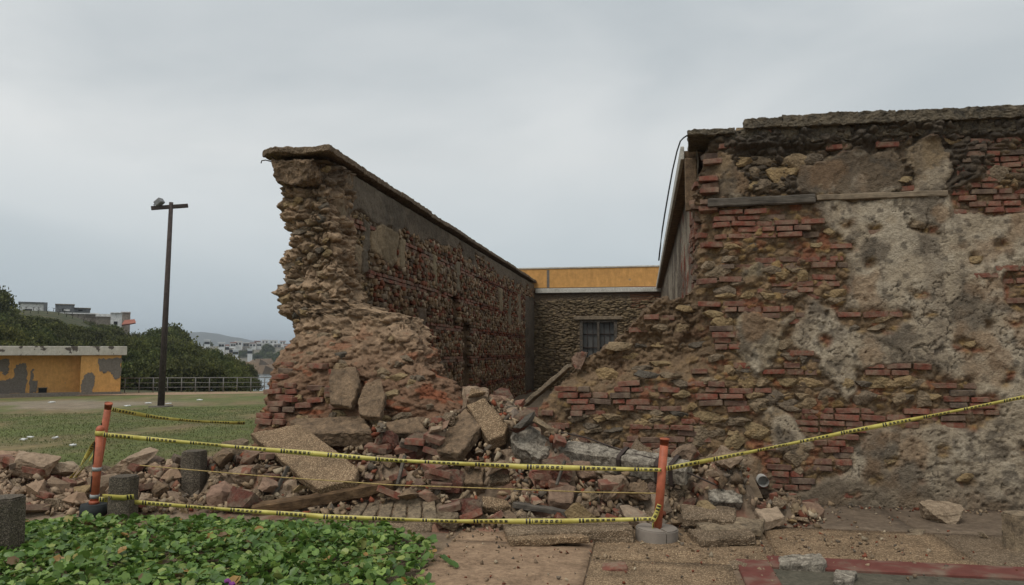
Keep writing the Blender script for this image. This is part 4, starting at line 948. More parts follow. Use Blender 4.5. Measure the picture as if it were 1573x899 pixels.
# ================================================================== RIGHT-HAND ROOM WALL
rwl = thing('room_side_wall', (0.8, 12, 0), 'pale plastered wall with overhanging cornice, receding behind the facade edge', 'wall')
Yr, Zr = np.meshgrid(np.concatenate([np.linspace(8.85, 14, 160), np.linspace(14.2, YB, 60)]), np.linspace(-0.1, 3.95, 160)); PT = np.stack([Yr, Zr, Yr * 0], -1)
g1 = fbm(PT * [1.6, 1.8, 1], 150, 5); g2 = fbm(PT * 6, 151, 4)
col = mixc(np.zeros(Yr.shape + (3,)) + (0.36, 0.31, 0.245), (0.17, 0.14, 0.11), sm(g1, 0.42, 0.62)); col = mixc(col, (0.22, 0.07, 0.048), np.maximum(((Yr < 9.45) & (Zr < 3.3)).astype(float), sm(g2, .55, .66) * (Yr < 13)) * 0.8)
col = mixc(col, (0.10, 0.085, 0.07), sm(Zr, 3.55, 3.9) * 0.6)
ob('plaster_face', npmesh('plaster_face', np.stack([0.64 - (g2 - .5) * 0.05, Yr, Zr], -1), grid_faces(*Yr.shape), col), M_wall, rwl)
for k in range(70):
    z = 1.5 + (k // 2) * 0.0665 * 1.0 - 0.0
    if z > 3.25: break
    add_brick(rwl, (0.66 + random.uniform(-.02, .02), 9.05 + (k % 2) * 0.25 + (0.06 if (k // 2) % 2 else 0), z), (0.16, 0.235, 0.056), random.gauss(0, .04))
ob('cornice', box_mesh(0.50, 1.15, 9.02, YB - 0.2, 3.90, 3.99), M_conc_dark, rwl)
ob('cornice_edge', box_mesh(0.455, 0.498, 8.95, YB - 0.2, 3.87, 4.03, bev=0.006), M_whitepaint, rwl)
ob('fascia', box_mesh(0.50, 0.64, 8.93, 9.0, 3.25, 3.88, bev=0.01), M_conc_dark, rwl)
ob('wall_top', box_mesh(0.645, 1.15, 9.02, YB - 0.2, 3.6, 3.895), M_conc_dark, rwl)
cb_ = ob('hanging_cable', wire_mesh([at(1056, 208, 8.6), at(1050, 212, 8.58), at(1045, 217, 8.57), at(1040, 232, 8.56), at(1033, 262, 8.55), at(1027, 295, 8.55), at(1021, 330, 8.56), at(1017, 356, 8.6), at(1014, 382, 8.7), at(1012, 400, 8.9)], 0.009), M_cable,
          label='thin black cable hanging from the cornice corner beside the facade', cat='cable')

# ================================================================== BACKGROUND LEFT: hut, railing, lamp pole, trees, houses
def frame_at(px, dist):
    """origin on the ground along a bearing; t runs right across the view, n towards the camera"""
    p = atd(px, 540, dist); n = np.array([-p[0], -p[1], 0]); n = n / np.linalg.norm(n); t = np.array([-n[1], n[0], 0])
    if np.dot(t, _r) < 0: t = -t
    return np.array([p[0], p[1], 0]), t, n
def fbox(o, t, n, a0, a1, d0, d1, z0, z1, bev=0.0):
    me = box_mesh(a0, a1, d0, d1, z0, z1, bev=bev); v = np.empty(len(me.vertices) * 3, np.float32); me.vertices.foreach_get('co', v); v = v.reshape(-1, 3)
    q = o + v[:, :1] * t + v[:, 1:2] * n + v[:, 2:] * np.array([0, 0, 1]); me.vertices.foreach_set('co', q.astype(np.float32).ravel()); me.update(); return me
def flat_poly(o, t, n, pts, depth, th_=0.012):
    q = []
    for k in range(len(pts)):
        (a0_, z0_), (a1_, z1_) = pts[k], pts[(k + 1) % len(pts)]
        for j in range(6): f_ = j / 6; jt = 0.0 if j == 0 else 0.055; q.append((a0_ + (a1_ - a0_) * f_ + random.uniform(-jt, jt), z0_ + (z1_ - z0_) * f_ + random.uniform(-jt, jt)))
    bm = bmesh.new(); vs = [bm.verts.new((a, depth, z)) for a, z in q]; f = bm.faces.new(vs)
    r = bmesh.ops.extrude_face_region(bm, geom=[f])
    for g in r['geom']:
        if isinstance(g, bmesh.types.BMVert): g.co.y += th_
    bmesh.ops.recalc_face_normals(bm, faces=bm.faces); me = from_bm(bm, 'patch')
    v = np.empty(len(me.vertices) * 3, np.float32); me.vertices.foreach_get('co', v); v = v.reshape(-1, 3)
    q = o + v[:, :1] * t + v[:, 1:2] * n + v[:, 2:] * np.array([0, 0, 1]); me.vertices.foreach_set('co', q.astype(np.float32).ravel()); me.update(); return me
DH = 47.0
o, t, n = frame_at(125, DH); zg = float(terrain(o[0], o[1])) - 0.1
def hz(py): return EYE + (538 - py) * DH * 0.995 * math.cos(R(30)) / FPX / math.cos(R(30)) * 1.13
def ha(px):
    q, b = ray(px, 540), None
    # along the front plane of the hut
    k = np.dot(o[:2], n[:2]) / np.dot(q[:2], n[:2]); p = q * k; return float(np.dot(p[:2] - o[:2], t[:2]))
hut = thing('ochre_hut', (o[0], o[1], zg), 'low ochre hut with peeling paint and a white roof edge', 'hut')
def hzz(py):
    q = ray(125, py); return EYE + q[2] * DH / math.hypot(q[0], q[1])
aR = ha(187); aL = ha(-60); z_top, z_f0 = hzz(532), hzz(546)
ob('wall', fbox(o, t, n, 0, aR, -4.0, 0.0, zg, z_f0), M_ochre_clean, hut)
ob('wall', fbox(o, t, n, aL, -0.01, -4.0, -0.75, zg, z_f0), M_ochre_clean, hut)
ob('roof_edge', fbox(o, t, n, aL, ha(195), -4.2, 0.14, z_f0, z_top, 0.02), M_fascia, hut)
ob('plinth', fbox(o, t, n, aL, aR + 0.05, -4.0, 0.04, zg - 0.2, hzz(603)), M_patch, hut)
def hp_(pts): return [(ha(a), hzz(b)) for a, b in pts]
for pts, dep in [([(127, 603), (128, 585), (131, 577), (137, 573), (143, 573), (148, 578), (147, 590), (145, 603)], 0.0), ([(152, 551), (165, 552), (187, 550), (187, 577), (183, 583), (177, 583), (172, 572), (166, 571), (161, 575), (154, 570)], 0.0)]:
    ob('bare_patch', flat_poly(o, t, n, hp_(pts), dep), M_patch, hut)
for pts in [[(-30, 550), (13, 552), (14, 568), (8, 576), (2, 570), (-30, 574)], [(-30, 585), (5, 583), (20, 580), (24, 560), (40, 558), (43, 575), (41, 604), (-30, 604)], [(47, 570), (52, 566), (51, 585), (58, 583), (57, 603), (47, 603)]]:
    ob('bare_patch', flat_poly(o, t, n, hp_(pts), -0.75), M_patch, hut)
v_ = ob('vent', fbox(o, t, n, ha(61), ha(74), -0.76, -0.70, hzz(603), hzz(596)), M_dark, hut)
ob('vent_frame', fbox(o, t, n, ha(60), ha(75), -0.76, -0.68, hzz(596), hzz(595)), M_concrete, v_)
# walkway and railing
pA, pB = atd(150, 540, 49.0), atd(470, 540, 46.0); pA[2] = pB[2] = 0
dr = pB - pA; Lr = np.linalg.norm(dr); dr /= Lr; nr = np.array([dr[1], -dr[0], 0])
zr = float(terrain(*((pA + pB) / 2)[:2])) + 0.02
me = npmesh('walkway', [pA - nr * 0.2 + [0, 0, zr + .03], pB - nr * 0.2 + [0, 0, zr + .03], pB + nr * 2.6 + [0, 0, zr + .03], pA + nr * 2.6 + [0, 0, zr + .03]], [(0, 1, 2, 3)])
ob('walkway', me, M_sandpave, kind='structure')
rail = thing('metal_railing', tuple(pA + np.array([0, 0, zr])), 'long grey metal railing beside the walkway in front of the dark trees', 'railing')
np_ = int(Lr / 0.74)
pm = tube_mesh((0, 0, 0), (0, 0, 0.86), 0.028, seg=6); pm.materials.append(M_rail)
for k in range(np_ + 1):
    p = pA + dr * (Lr * k / np_); ob('post', pm, None, rail, (p[0], p[1], zr))
for h_ in (0.86, 0.58, 0.32): ob('rail', tube_mesh(pA + [0, 0, zr + h_], pB + [0, 0, zr + h_], 0.026 if h_ > .8 else 0.016, seg=6), M_rail, rail)
# lamp pole
b0 = atd(247, 626, 31.0); b0[2] = float(terrain(b0[0], b0[1])); tp = atd(263, 311, 31.0)
pole = thing('lamp_pole', tuple(b0), 'tall wooden lamp pole with a crossarm standing on the lawn', 'lamp pole')
ob('pole', tube_mesh(b0 - [0, 0, .2], tp, 0.125, 0.075, 12), M_polewood, pole)
a0, a1 = atd(232, 320, 31.0), atd(289, 316, 31.0); ob('crossarm', beam_mesh(a0, a1, 0.11, 0.15, 0.4, 0.004), M_polewood, pole)
lp = atd(244, 311, 31.0)
fl = ob('floodlight', beam_mesh(lp + [-.10, 0, -.09], lp + [.14, 0.0, .09], 0.26, 0.22, 0.3, 0.003), M_lamp, pole)
ob('bracket', wire_mesh([atd(240, 318, 31.0), atd(236, 315, 31.0), atd(241, 312, 31.0)], 0.025), M_lamp, fl)
ob('foot_plate', box_mesh(b0[0] - .3, b0[0] + .3, b0[1] - .3, b0[1] + .3, b0[2] - .05, b0[2] + .05), M_concrete, pole)
# trees: crowns of leaf clumps
def crown_mesh(seed, nleaf=5200, flat=0.8, leaf=0.15):
    rr = np.random.default_rng(seed); nc = 46
    c = rr.normal(size=(nc, 3)); c /= np.linalg.norm(c, axis=1)[:, None]; c *= rr.uniform(0.45, 1.0, (nc, 1)) ** 0.6; c[:, 2] = np.abs(c[:, 2]) * 1.1 - 0.25
    tone = rr.uniform(0.5, 1.35, nc); which = rr.integers(0, nc, nleaf)
    p = c[which] + rr.normal(size=(nleaf, 3)) * 0.15 * [1, 1, 0.75]; p[:, 2] = p[:, 2] * flat
    d = rr.normal(size=(nleaf, 3)); d /= np.linalg.norm(d, axis=1)[:, None]; e = np.cross(d, rr.normal(size=(nleaf, 3))); e /= np.linalg.norm(e, axis=1)[:, None]
    s = (leaf * rr.uniform(0.6, 1.3, nleaf) / 2.6)[:, None]
    Vv = np.stack([p - d * s, p + e * s * 0.6, p + d * s, p - e * s * 0.6], 1)
    base = np.array([[0.062, 0.072, 0.028]]) * np.ones((nleaf, 3)); base = mixc(base, (0.13, 0.135, 0.05), rr.uniform(0, 1, nleaf) ** 2)
    cl = base * tone[which][:, None]
    return npmesh('crown', Vv.reshape(-1, 3), np.arange(nleaf * 4).reshape(-1, 4), np.repeat(cl, 4, 0))
CROWNS = [crown_mesh(500 + k) for k in range(6)]
for me in CROWNS: me.materials.append(M_foliage)
TRUNKS = []
for k in range(3):
    me = tube_mesh((0, 0, 0), (0.1 * (k - 1), 0.05, 1.0), 0.055, 0.028, 8); bm = bmesh.new(); bm.from_mesh(me)
    for a in range(4):
        m2 = tube_mesh((0.05 * (k - 1), .02, 0.55 + a * .08), (0.4 * math.cos(a * 1.7 + k), 0.4 * math.sin(a * 1.7 + k), 1.15), 0.022, 0.008, 6); bm.from_mesh(m2)
    me = from_bm(bm, 'trunk'); me.materials.append(M_trunk); TRUNKS.append(me)
def tree(px, top_py, dist, width, label, group, name='coastal_tree', tall=None):
    p = atd(px, top_py, dist); zg = float(terrain(p[0], p[1])); zt = p[2]; h = max(1.6, zt - zg)
    T_ = thing(name, (p[0], p[1], zg), label, 'tree', group)
    ch = min(h * 0.95, width * 0.75)
    a = random.uniform(0, 6.28)
    cz = zt - ch * 0.78
    ob('crown', CROWNS[random.randrange(6)], None, T_, (p[0], p[1], cz), (0, 0, a), (width / 2, width / 2, ch * 0.95))
    ob('trunk', TRUNKS[random.randrange(3)], None, T_, (p[0], p[1], zg), (0, 0, a), (h * 0.5, h * 0.5, max(0.5, cz - zg)))
topx = [-80, 0, 40, 100, 150, 200, 240, 262, 290, 330, 360, 385, 400]; topy = [470, 477, 484, 494, 501, 508, 511, 514, 520, 532, 545, 562, 580]
for dist, dpy, stp in ((104, -1, 30), (92, 2, 32), (80, 10, 34), (70, 22, 38), (61, 38, 42)):
    px = -70 + random.uniform(0, 10)
    while px < 404:
        py = np.interp(px, topx, topy) + dpy * (1 if px < 280 else 0.6) + random.uniform(-3, 4)
        if py < 590:
            wd = stp * random.uniform(1.15, 1.6) * dist / FPX
            if px > 370: wd *= 0.6
            tree(px, py, dist, wd, 'dark green tree ' + {104: 'on the skyline row', 92: 'in the second row', 80: 'in the middle row', 70: 'in the lower row', 61: 'in the front row'}[dist] + ' of the wood, ' + ('above the hut roof' if px < 195 else 'around the lamp pole' if px < 290 else 'right of the lamp pole'), 'trees of the wood behind the hut')
        px += stp * random.uniform(0.75, 1.1)
for px_ in np.arange(-30, 176, 13.0): tree(px_ + random.uniform(-3, 3), np.interp(px_, [0, 28, 70, 100, 170], [478, 481, 487, 489, 500]) + random.uniform(-1, 3), 118, random.uniform(2.4, 3.4), 'low green bush along the foot of the skyline houses', 'bushes below the skyline houses', 'hill_bush')
for px_ in np.arange(-30, 172, 10.0): tree(px_ + random.uniform(-3, 3), np.interp(px_, [0, 28, 70, 100, 170], [476, 479, 484, 487, 498]) + random.uniform(-1, 3), 127, random.uniform(2.2, 3.2), 'low green bush right against the skyline houses', 'bushes below the skyline houses', 'hill_bush')
tree(-12, 436, 100, 4.6, 'rounded dark tree rising above the wood at the left edge', None)
tree(268, 493, 118, 6.0, 'dark spreading tree beside the red roof on the skyline', None)
tree(247, 499, 112, 5.0, 'lower dark tree under the red roofed house', None)
# houses on the skyline
def house(px0, px1, py0, py1, dist, m, label, parts=(), depth=6.0):
    o, t, n = frame_at((px0 + px1) / 2, dist); w_ = (px1 - px0) * dist / FPX * 0.80
    q0, q1 = atd((px0 + px1) / 2, py0, dist), atd((px0 + px1) / 2, py1, dist)
    hs = thing('house', (o[0], o[1], q1[2]), label, 'house', 'houses on the skyline')
    zlow = min(q1[2], float(terrain(o[0], o[1])))
    ob('wall', fbox(o, t, n, -w_ / 2, w_ / 2, -depth, 0, zlow, q0[2]), m, hs)
    sx = lambda px: (px - (px0 + px1) / 2) * dist / FPX * 0.80
    sz = lambda py: atd((px0 + px1) / 2, py, dist)[2]
    for nm, a0, a1, b0_, b1_, d0, d1, mm in parts: ob(nm, fbox(o, t, n, sx(a0), sx(a1), d0, d1, sz(b1_), sz(b0_)), mm, hs)
    return hs
house(30, 62, 466, 492, 135, M_house_white, 'white flat-roofed house with a dark frame above the wood', [('roof', 27, 67, 464, 466.2, -6.5, 0.25, M_house_grey), ('frame_post', 62, 67, 466.2, 490, -0.4, 0.25, M_house_grey), ('window', 36, 46, 475, 480, -0.2, 0.06, M_dark)])
house(83, 110, 468, 484, 150, M_house_grey, 'dark grey cubic house on the skyline', [('window', 93, 95, 474, 478, -0.2, 0.06, M_dark), ('balcony', 95, 104, 475.5, 478, -0.2, 0.4, M_house_white), ('roof', 82.5, 110.5, 467, 468.2, -6.2, 0.2, M_house_tan)])
house(110, 135, 473.5, 484, 152, M_house_grey, 'low grey house wing beside the dark cubic house', [('roof', 110.6, 136, 472.8, 473.8, -6.2, 0.2, M_house_tan), ('window', 118, 124, 476, 478, -0.2, 0.06, M_dark)])
house(76, 146, 482, 500, 138, M_house_tan, 'long tan wall with a pale cap above the wood', [('cap', 74, 147, 480.5, 482.2, -6.2, 0.25, M_house_white), ('panel', 128, 145, 483.5, 488, -0.2, 0.08, M_concrete)], 3.0)
house(146, 168, 486.5, 500, 134, M_house_tan, 'tan house with a white roof edge next to the white tower', [('roof', 145, 169, 482.5, 486.6, -5, 0.3, M_house_white)])
house(168, 185, 481, 508, 130, M_house_white, 'narrow white house with one small dark window', [('window', 173, 178.5, 494, 499, -0.2, 0.06, M_dark), ('roof', 167.5, 185.5, 480.2, 481.2, -6, 0.2, M_house_white)])
hs = house(184, 198, 480, 504, 142, M_house_tan, 'beige house with a red pitched roof on the skyline', [('roof_cap', 183.5, 198.5, 479, 480.2, -6, 0.2, M_house_white)])
o, t, n = frame_at(197, 137); sc_ = 137 / FPX * 0.80; zz = lambda py: atd(197, py, 137)[2]
me = npmesh('roof', [o + t * a * sc_ + n * d + [0, 0, z] for a, d, z in [(-12, 1.2, zz(500)), (10, 1.2, zz(496)), (8, -3, zz(489)), (-8, -3, zz(491)), (-12, -4, zz(500)), (10, -4, zz(496))]], [(0, 1, 2, 3), (3, 2, 5, 4)]); ob('roof', me, M_roofred, hs)
house(258, 276, 504, 512, 150, M_house_white, 'small white house showing right of the lamp pole', [('roof', 257, 277, 503, 504.2, -5, .3, M_house_tan), ('window', 262, 265, 506, 509, -.2, .06, M_dark)])
house(276, 290, 513, 522, 128, M_house_tan, 'tan wall at the right end of the wooded slope', [('roof', 275.5, 290.5, 512.2, 513.2, -5, .3, M_concrete)])
# white town across the bay
k = 0
for px, py0, py1, wpx, d_ in [(318, 523, 527, 9, 470), (340, 527, 531, 10, 480), (349, 531, 536, 5, 420), (356, 535, 539, 7, 415), (362, 538, 542, 9, 410), (358, 527, 534, 9, 560), (366, 525, 533, 12, 570), (378, 527, 533, 10, 575), (388, 527.5, 533.5, 11, 580), (398, 527, 533, 8, 585), (384, 537, 540, 8, 430), (395, 524.5, 528, 10, 720), (407, 523, 527, 12, 730), (420, 523.5, 528, 14, 735), (434, 524.5, 529, 10, 740), (426, 529, 534, 12, 600), (412, 532, 536, 10, 560), (440, 530, 535, 9, 600)]:
    k += 1; o, t, n = frame_at(px, d_); w_ = wpx * d_ / FPX * .84; z1 = atd(px, py0, d_)[2]; z0 = min(atd(px, py1, d_)[2], float(terrain(o[0], o[1])))
    h_ = thing('far_house', (o[0], o[1], z0), 'small white building of the town across the bay', 'building', 'white buildings across the bay')
    ob('wall', fbox(o, t, n, -w_ / 2, w_ / 2, -10, 0, z0 - 2, z1), M_house_white if k % 4 else M_house_tan, h_)
    ob('roof', fbox(o, t, n, -w_ / 2 - .3, w_ / 2 + .3, -10.3, 0.3, z1, z1 + 0.5), M_house_white if k % 3 else M_roofred, h_)
    for a in (-0.25, 0.2): ob('window', fbox(o, t, n, w_ * a - .7, w_ * a + .7, 0.0, 0.1, z1 - 2.2, z1 - 0.8), M_dark, h_)
for px, py, d_, w_ in [(411, 527, 520, 9), (403, 540, 500, 14), (425, 538, 480, 14), (436, 536, 470, 10), (320, 522, 490, 5), (372, 537, 520, 6), (384, 534, 520, 5)]: tree(px, py, d_, w_, 'dark tree on the far shore among the white buildings', 'trees on the far shore', 'shore_tree')
# pale surf rocks below the wood
for k in range(14):
    p = atd(random.uniform(378, 436), random.uniform(546, 562), random.uniform(300, 380)); s_ = random.uniform(3, 7)
    me = STONES[k % 8].copy(); me.materials.clear(); me.materials.append(M_conc_dark)
    ob('shore_rock', me, None, loc=(p[0], p[1], SEA_Z), scale=(s_, s_, s_ * random.uniform(.5, 1)), label='weathered rock in the water across the bay', cat='rock', group='rocks in the bay')
# scraps of litter on the lawn
for px, py, r_ in [(38, 640, 18), (48, 642, 18.5), (86, 647, 18), (113, 662, 16), (228, 613, 34), (259, 614, 33), (307, 612, 36), (346, 664, 13), (80, 613, 38), (196, 617, 32)]:
    p = atd(px, py, r_); z = float(terrain(p[0], p[1])); s_ = 0.026 * r_ / 12
    me = slab_mesh([(p[0] - s_ * 1.6, p[1] - s_, z + .04), (p[0] + s_ * 1.3, p[1] - s_ * .8, z + .06), (p[0] + s_ * 1.5, p[1] + s_, z + .05), (p[0] - s_, p[1] + s_ * 1.2, z + .07)], 0.03, 0.04, 0.02, 14)
    ob('litter_scrap', me, M_litter, label='crumpled white scrap of litter lying on the lawn', cat='litter', group='litter on the lawn')

# ================================================================== RUBBLE HEAP
GA = [(-3.15, 8.05, .55, .95, .75), (-1.75, 8.35, .70, .75, .8), (-2.4, 7.6, .42, 1.2, .55), (-.9, 7.75, .48, .75, .55), (.1, 7.75, .42, .8, .5), (.90, 7.65, .30, .55, .38), (-4.15, 7.75, .52, .8, .6), (-5.2, 7.45, .44, .7, .5), (-6.3, 7.0, .42, .55, .5), (-7.4, 7.0, .50, .7, .6), (-1.2, 7.0, .20, 1.1, .4), (-5.7, 6.8, .12, 1.2, .4), (-2.1, 9.3, .58, .8, .7), (-1.5, 8.8, .35, .5, .5)]
def heap(x, y):
    x, y = np.asarray(x, float), np.asarray(y, float); h = -0.05 + 0 * x
    for a, b, c, d, e in GA: h = np.maximum(h, 0) + c * np.exp(-((x - a) / d) ** 2 - ((y - b) / e) ** 2) * (1 - 0.45 * np.clip(np.maximum(h, 0) / 0.8, 0, 1)) - 0.0
    return h * (0.74 + 0.40 * sm(x, -3.6, -2.6) * (1 - sm(x, 1.2, 1.9)) * sm(y, 6.9, 7.6)) - 0.045
def hz_(x, y): return float(heap(np.array([x]), np.array([y]))[0])
# --- named big pieces: outline corners are (px, py, distance plane Y)
def C(*cs): return [at(*c) for c in cs]
HERO = []
def big(name, me, m, label, cat, parent=None):
    o = ob(name, me, m, parent, label=label, cat=cat); recenter(me, o); HERO.append(o); return o
big('concrete_slab', slab_mesh(C((384, 664, 7.95), (462, 652, 8.05), (549, 716, 7.2), (545, 738, 7.05), (488, 750, 6.95), (466, 736, 7.1)), 0.11, 0.05, 0.012, 6, 0.02), M_pebble, 'large flat pebbled concrete slab lying tilted at the left of the rubble', 'slab')
big('concrete_block', slab_mesh(C((440, 642, 8.25), (558, 638, 8.25), (572, 664, 7.85), (470, 664, 7.85)), 0.19, 0.05, 0.02, 6, 0.03), M_conc_dark, 'long cracked dark concrete block behind the large pebbled slab', 'block')
big('wall_fragment', slab_mesh(C((508, 568, 8.42), (546, 562, 8.42), (552, 590, 8.3), (540, 626, 8.12), (505, 618, 8.12)), 0.09, 0.05, 0.022, 8, 0.02), M_conc_dark, 'grey plaster plate leaning on the stump, upper left of a pair', 'fragment')
big('wall_fragment', slab_mesh(C((564, 588, 8.28), (582, 580, 8.28), (592, 606, 8.16), (584, 642, 7.98), (552, 638, 7.98), (549, 614, 8.1)), 0.09, 0.05, 0.022, 8, 0.02), M_conc_dark, 'grey plaster plate leaning on the stump, lower right of a pair', 'fragment')
big('concrete_slab', slab_mesh(C((714, 626, 8.25), (738, 652, 7.9), (706, 700, 7.5), (668, 690, 7.55), (676, 668, 7.8)), 0.13, 0.05, 0.02, 6, 0.025), M_conc_dark, 'brown-grey slab leaning left against the pale pebbled slab in the middle', 'slab')
big('concrete_slab', slab_mesh(C((717, 620, 8.2), (746, 612, 8.3), (781, 652, 7.95), (775, 668, 7.85), (750, 676, 7.75)), 0.15, 0.045, 0.014, 6, 0.02), M_pebble, 'pale pebbled slab propped upright in the middle of the heap', 'slab')
big('stone_chunk', rock_mesh(801, 14, .8, .3, .06), M_pebble, 'small pale chunk perched atop the propped pebbled slab', 'stone'); HERO[-1].location = at(733, 612, 8.35); HERO[-1].scale = (.13, .1, .075)
big('limewashed_block', slab_mesh(C((783, 662, 7.95), (800, 642, 8.15), (848, 672, 7.9), (847, 700, 7.72), (834, 706, 7.68), (786, 680, 7.8)), 0.26, 0.05, 0.03, 5, 0.05), M_white_mold, 'mottled white rounded block right of the propped pebbled slab', 'block')
cor = thing('fallen_cornice', tuple(at(960, 740, 7.4)), 'long white mottled fallen cornice lying across the heap behind the right post', 'cornice')
c0, c1 = at(866, 694, 7.75), at(1058, 727, 7.25)
for a, b, hh in ((0.0, 0.50, 0.20), (0.51, 0.79, 0.21), (0.80, 1.0, 0.19)):
    ob('cornice_piece', beam_mesh(c0 + (c1 - c0) * a, c0 + (c1 - c0) * b, 0.22, hh, 0.05, 0.022, 5, 0.35), M_white_mold, cor)
for a in (0.505, 0.795, 0.90): ob('iron_strap', beam_mesh(c0 + (c1 - c0) * (a - .006), c0 + (c1 - c0) * (a + .006), 0.25, 0.235, 0.3, 0.003, 5, 0.35), M_iron, cor)
ob('reinforcing_bar', wire_mesh([at(842, 660, 7.9), at(900, 672, 7.7), at(960, 694, 7.5), at(1010, 706, 7.3), at(1100, 745, 7.2)], 0.009), M_iron, cor)
def mason(name, px, py, Yp, sx, sy, sz, rz, label, nbr, m=None):
    T_ = thing(name, tuple(at(px, py, Yp)), label, 'masonry'); p = at(px, py, Yp); _seed[0] += 3
    ob('mortar_lump', rock_mesh(_seed[0], 16, .75, .22, .10), m or M_mason, T_, p, (random.uniform(-.3, .3), random.uniform(-.3, .3), rz), (sx, sy, sz))
    for k in range(nbr):
        a = random.uniform(-1, 1); b = random.uniform(-.7, .75)
        add_brick(T_, (p[0] + a * sx * .8, p[1] - sy * random.uniform(.55, .85), p[2] + b * sz * .8), (0.20, .12, .06), rz + random.uniform(-.3, .3), random.uniform(-.3, .3), random.uniform(-.4, .4))
mason('masonry_chunk', 648, 684, 7.75, .26, .2, .17, .2, 'big reddish brick and mortar chunk below the leaning brown slab', 5)
mason('masonry_chunk', 596, 682, 7.8, .16, .16, .15, -.3, 'smaller red brick chunk right of the dark concrete block', 3)
mason('masonry_chunk', 855, 728, 7.3, .2, .17, .16, .4, 'red brick chunk with visible courses under the fallen cornice', 5)
mason('masonry_chunk', 692, 738, 7.2, .18, .15, .15, .1, 'brown brick chunk behind the upper tape in mid heap', 3)
mason('masonry_chunk', 716, 785, 6.75, .20, .15, .12, .3, 'pair of stuck red bricks beside the grooved slab', 4)
mason('masonry_chunk', 52, 715, 7.1, .27, .22, .17, .2, 'large pinkish masonry lump topping the far left heap', 3, M_pale)
mason('masonry_chunk', 8, 705, 7.2, .25, .2, .15, -.4, 'pinkish masonry lump at the left edge of the picture', 2, M_pale)
mason('masonry_chunk', 95, 722, 7.3, .2, .16, .12, .5, 'pale masonry lump sloping down right of the largest left lump', 1, M_pale)
mason('masonry_chunk', 1150, 784, 7.6, .15, .14, .11, .2, 'brick and mortar chunk at the foot of the facade under the pipe', 2, M_rubble)
mason('masonry_chunk', 940, 750, 7.2, .18, .16, .15, .1, 'brown rubble chunk under the middle of the fallen cornice', 1, M_rubble)
mason('masonry_chunk', 205, 712, 7.35, .34, .22, .13, -.2, 'curved pale brick lump behind the left orange posts', 1, M_pale)
# grooved slab
gs = thing('grooved_slab', tuple(at(598, 800, 6.8)), 'grey concrete slab with parallel grooves at the front of the heap', 'slab')
g00, g10, g11, g01 = C((548, 771, 7.15), (668, 757, 7.2), (673, 798, 6.72), (526, 800, 6.72))
ob('slab_body', slab_mesh([g00 - [0, 0, .03], g10 - [0, 0, .03], g11 - [0, 0, .03], g01 - [0, 0, .03]], 0.08, 0.06, 0.012), M_conc_dark, gs)
for k in range(6):
    u0, u1 = k / 6 + .012, (k + 1) / 6 - .012
    ob('ridge', slab_mesh([g00 + (g10 - g00) * u0, g00 + (g10 - g00) * u1, g01 + (g11 - g01) * u1, g01 + (g11 - g01) * u0], 0.045, 0.05, 0.012, 9, 0.012), M_slab_grey, gs)
big('concrete_slab', slab_mesh(C((560, 804, 6.7), (664, 800, 6.75), (662, 812, 6.55), (600, 824, 6.5), (566, 822, 6.5)), 0.06, 0.05, 0.014), M_pebble_grey, 'thin broken slab lying under the grooved slab', 'slab')
bmw = big('timber_beam', beam_mesh(at(388, 786, 6.85), at(606, 744, 7.2), 0.11, 0.12, 0.06, 0.018, 4, .2, taper=0.85), M_wood, 'long brown weathered timber beam sloping up below the large pebbled slab', 'beam')
big('timber_plank', beam_mesh(at(806, 622, 9.3), at(876, 562, 8.95), 0.09, 0.05, 0.08, 0.012, 6), M_palewood, 'thin pale plank leaning along the broken slope in the gap', 'plank')
big('timber_plank', beam_mesh(at(790, 775, 6.95), at(880, 790, 6.8), 0.09, 0.05, 0.08, 0.01, 6), M_greywood, 'dark grey plank behind the lower tape in mid heap', 'plank')
big('layered_slab', slab_mesh(C((772, 804, 6.62), (962, 797, 6.72), (974, 814, 6.42), (780, 819, 6.26)), 0.12, 0.05, 0.018, 5, 0.02), M_pebble_grey, 'long layered concrete slab lying flat left of the concrete post base', 'slab')
big('layered_slab', slab_mesh(C((774, 822, 6.4), (880, 818, 6.42), (905, 824, 6.24), (784, 829, 6.12)), 0.06, 0.05, 0.015, 5, 0.02), M_pebble, 'thin pebbled slab along the front edge of the long layered slab', 'slab')
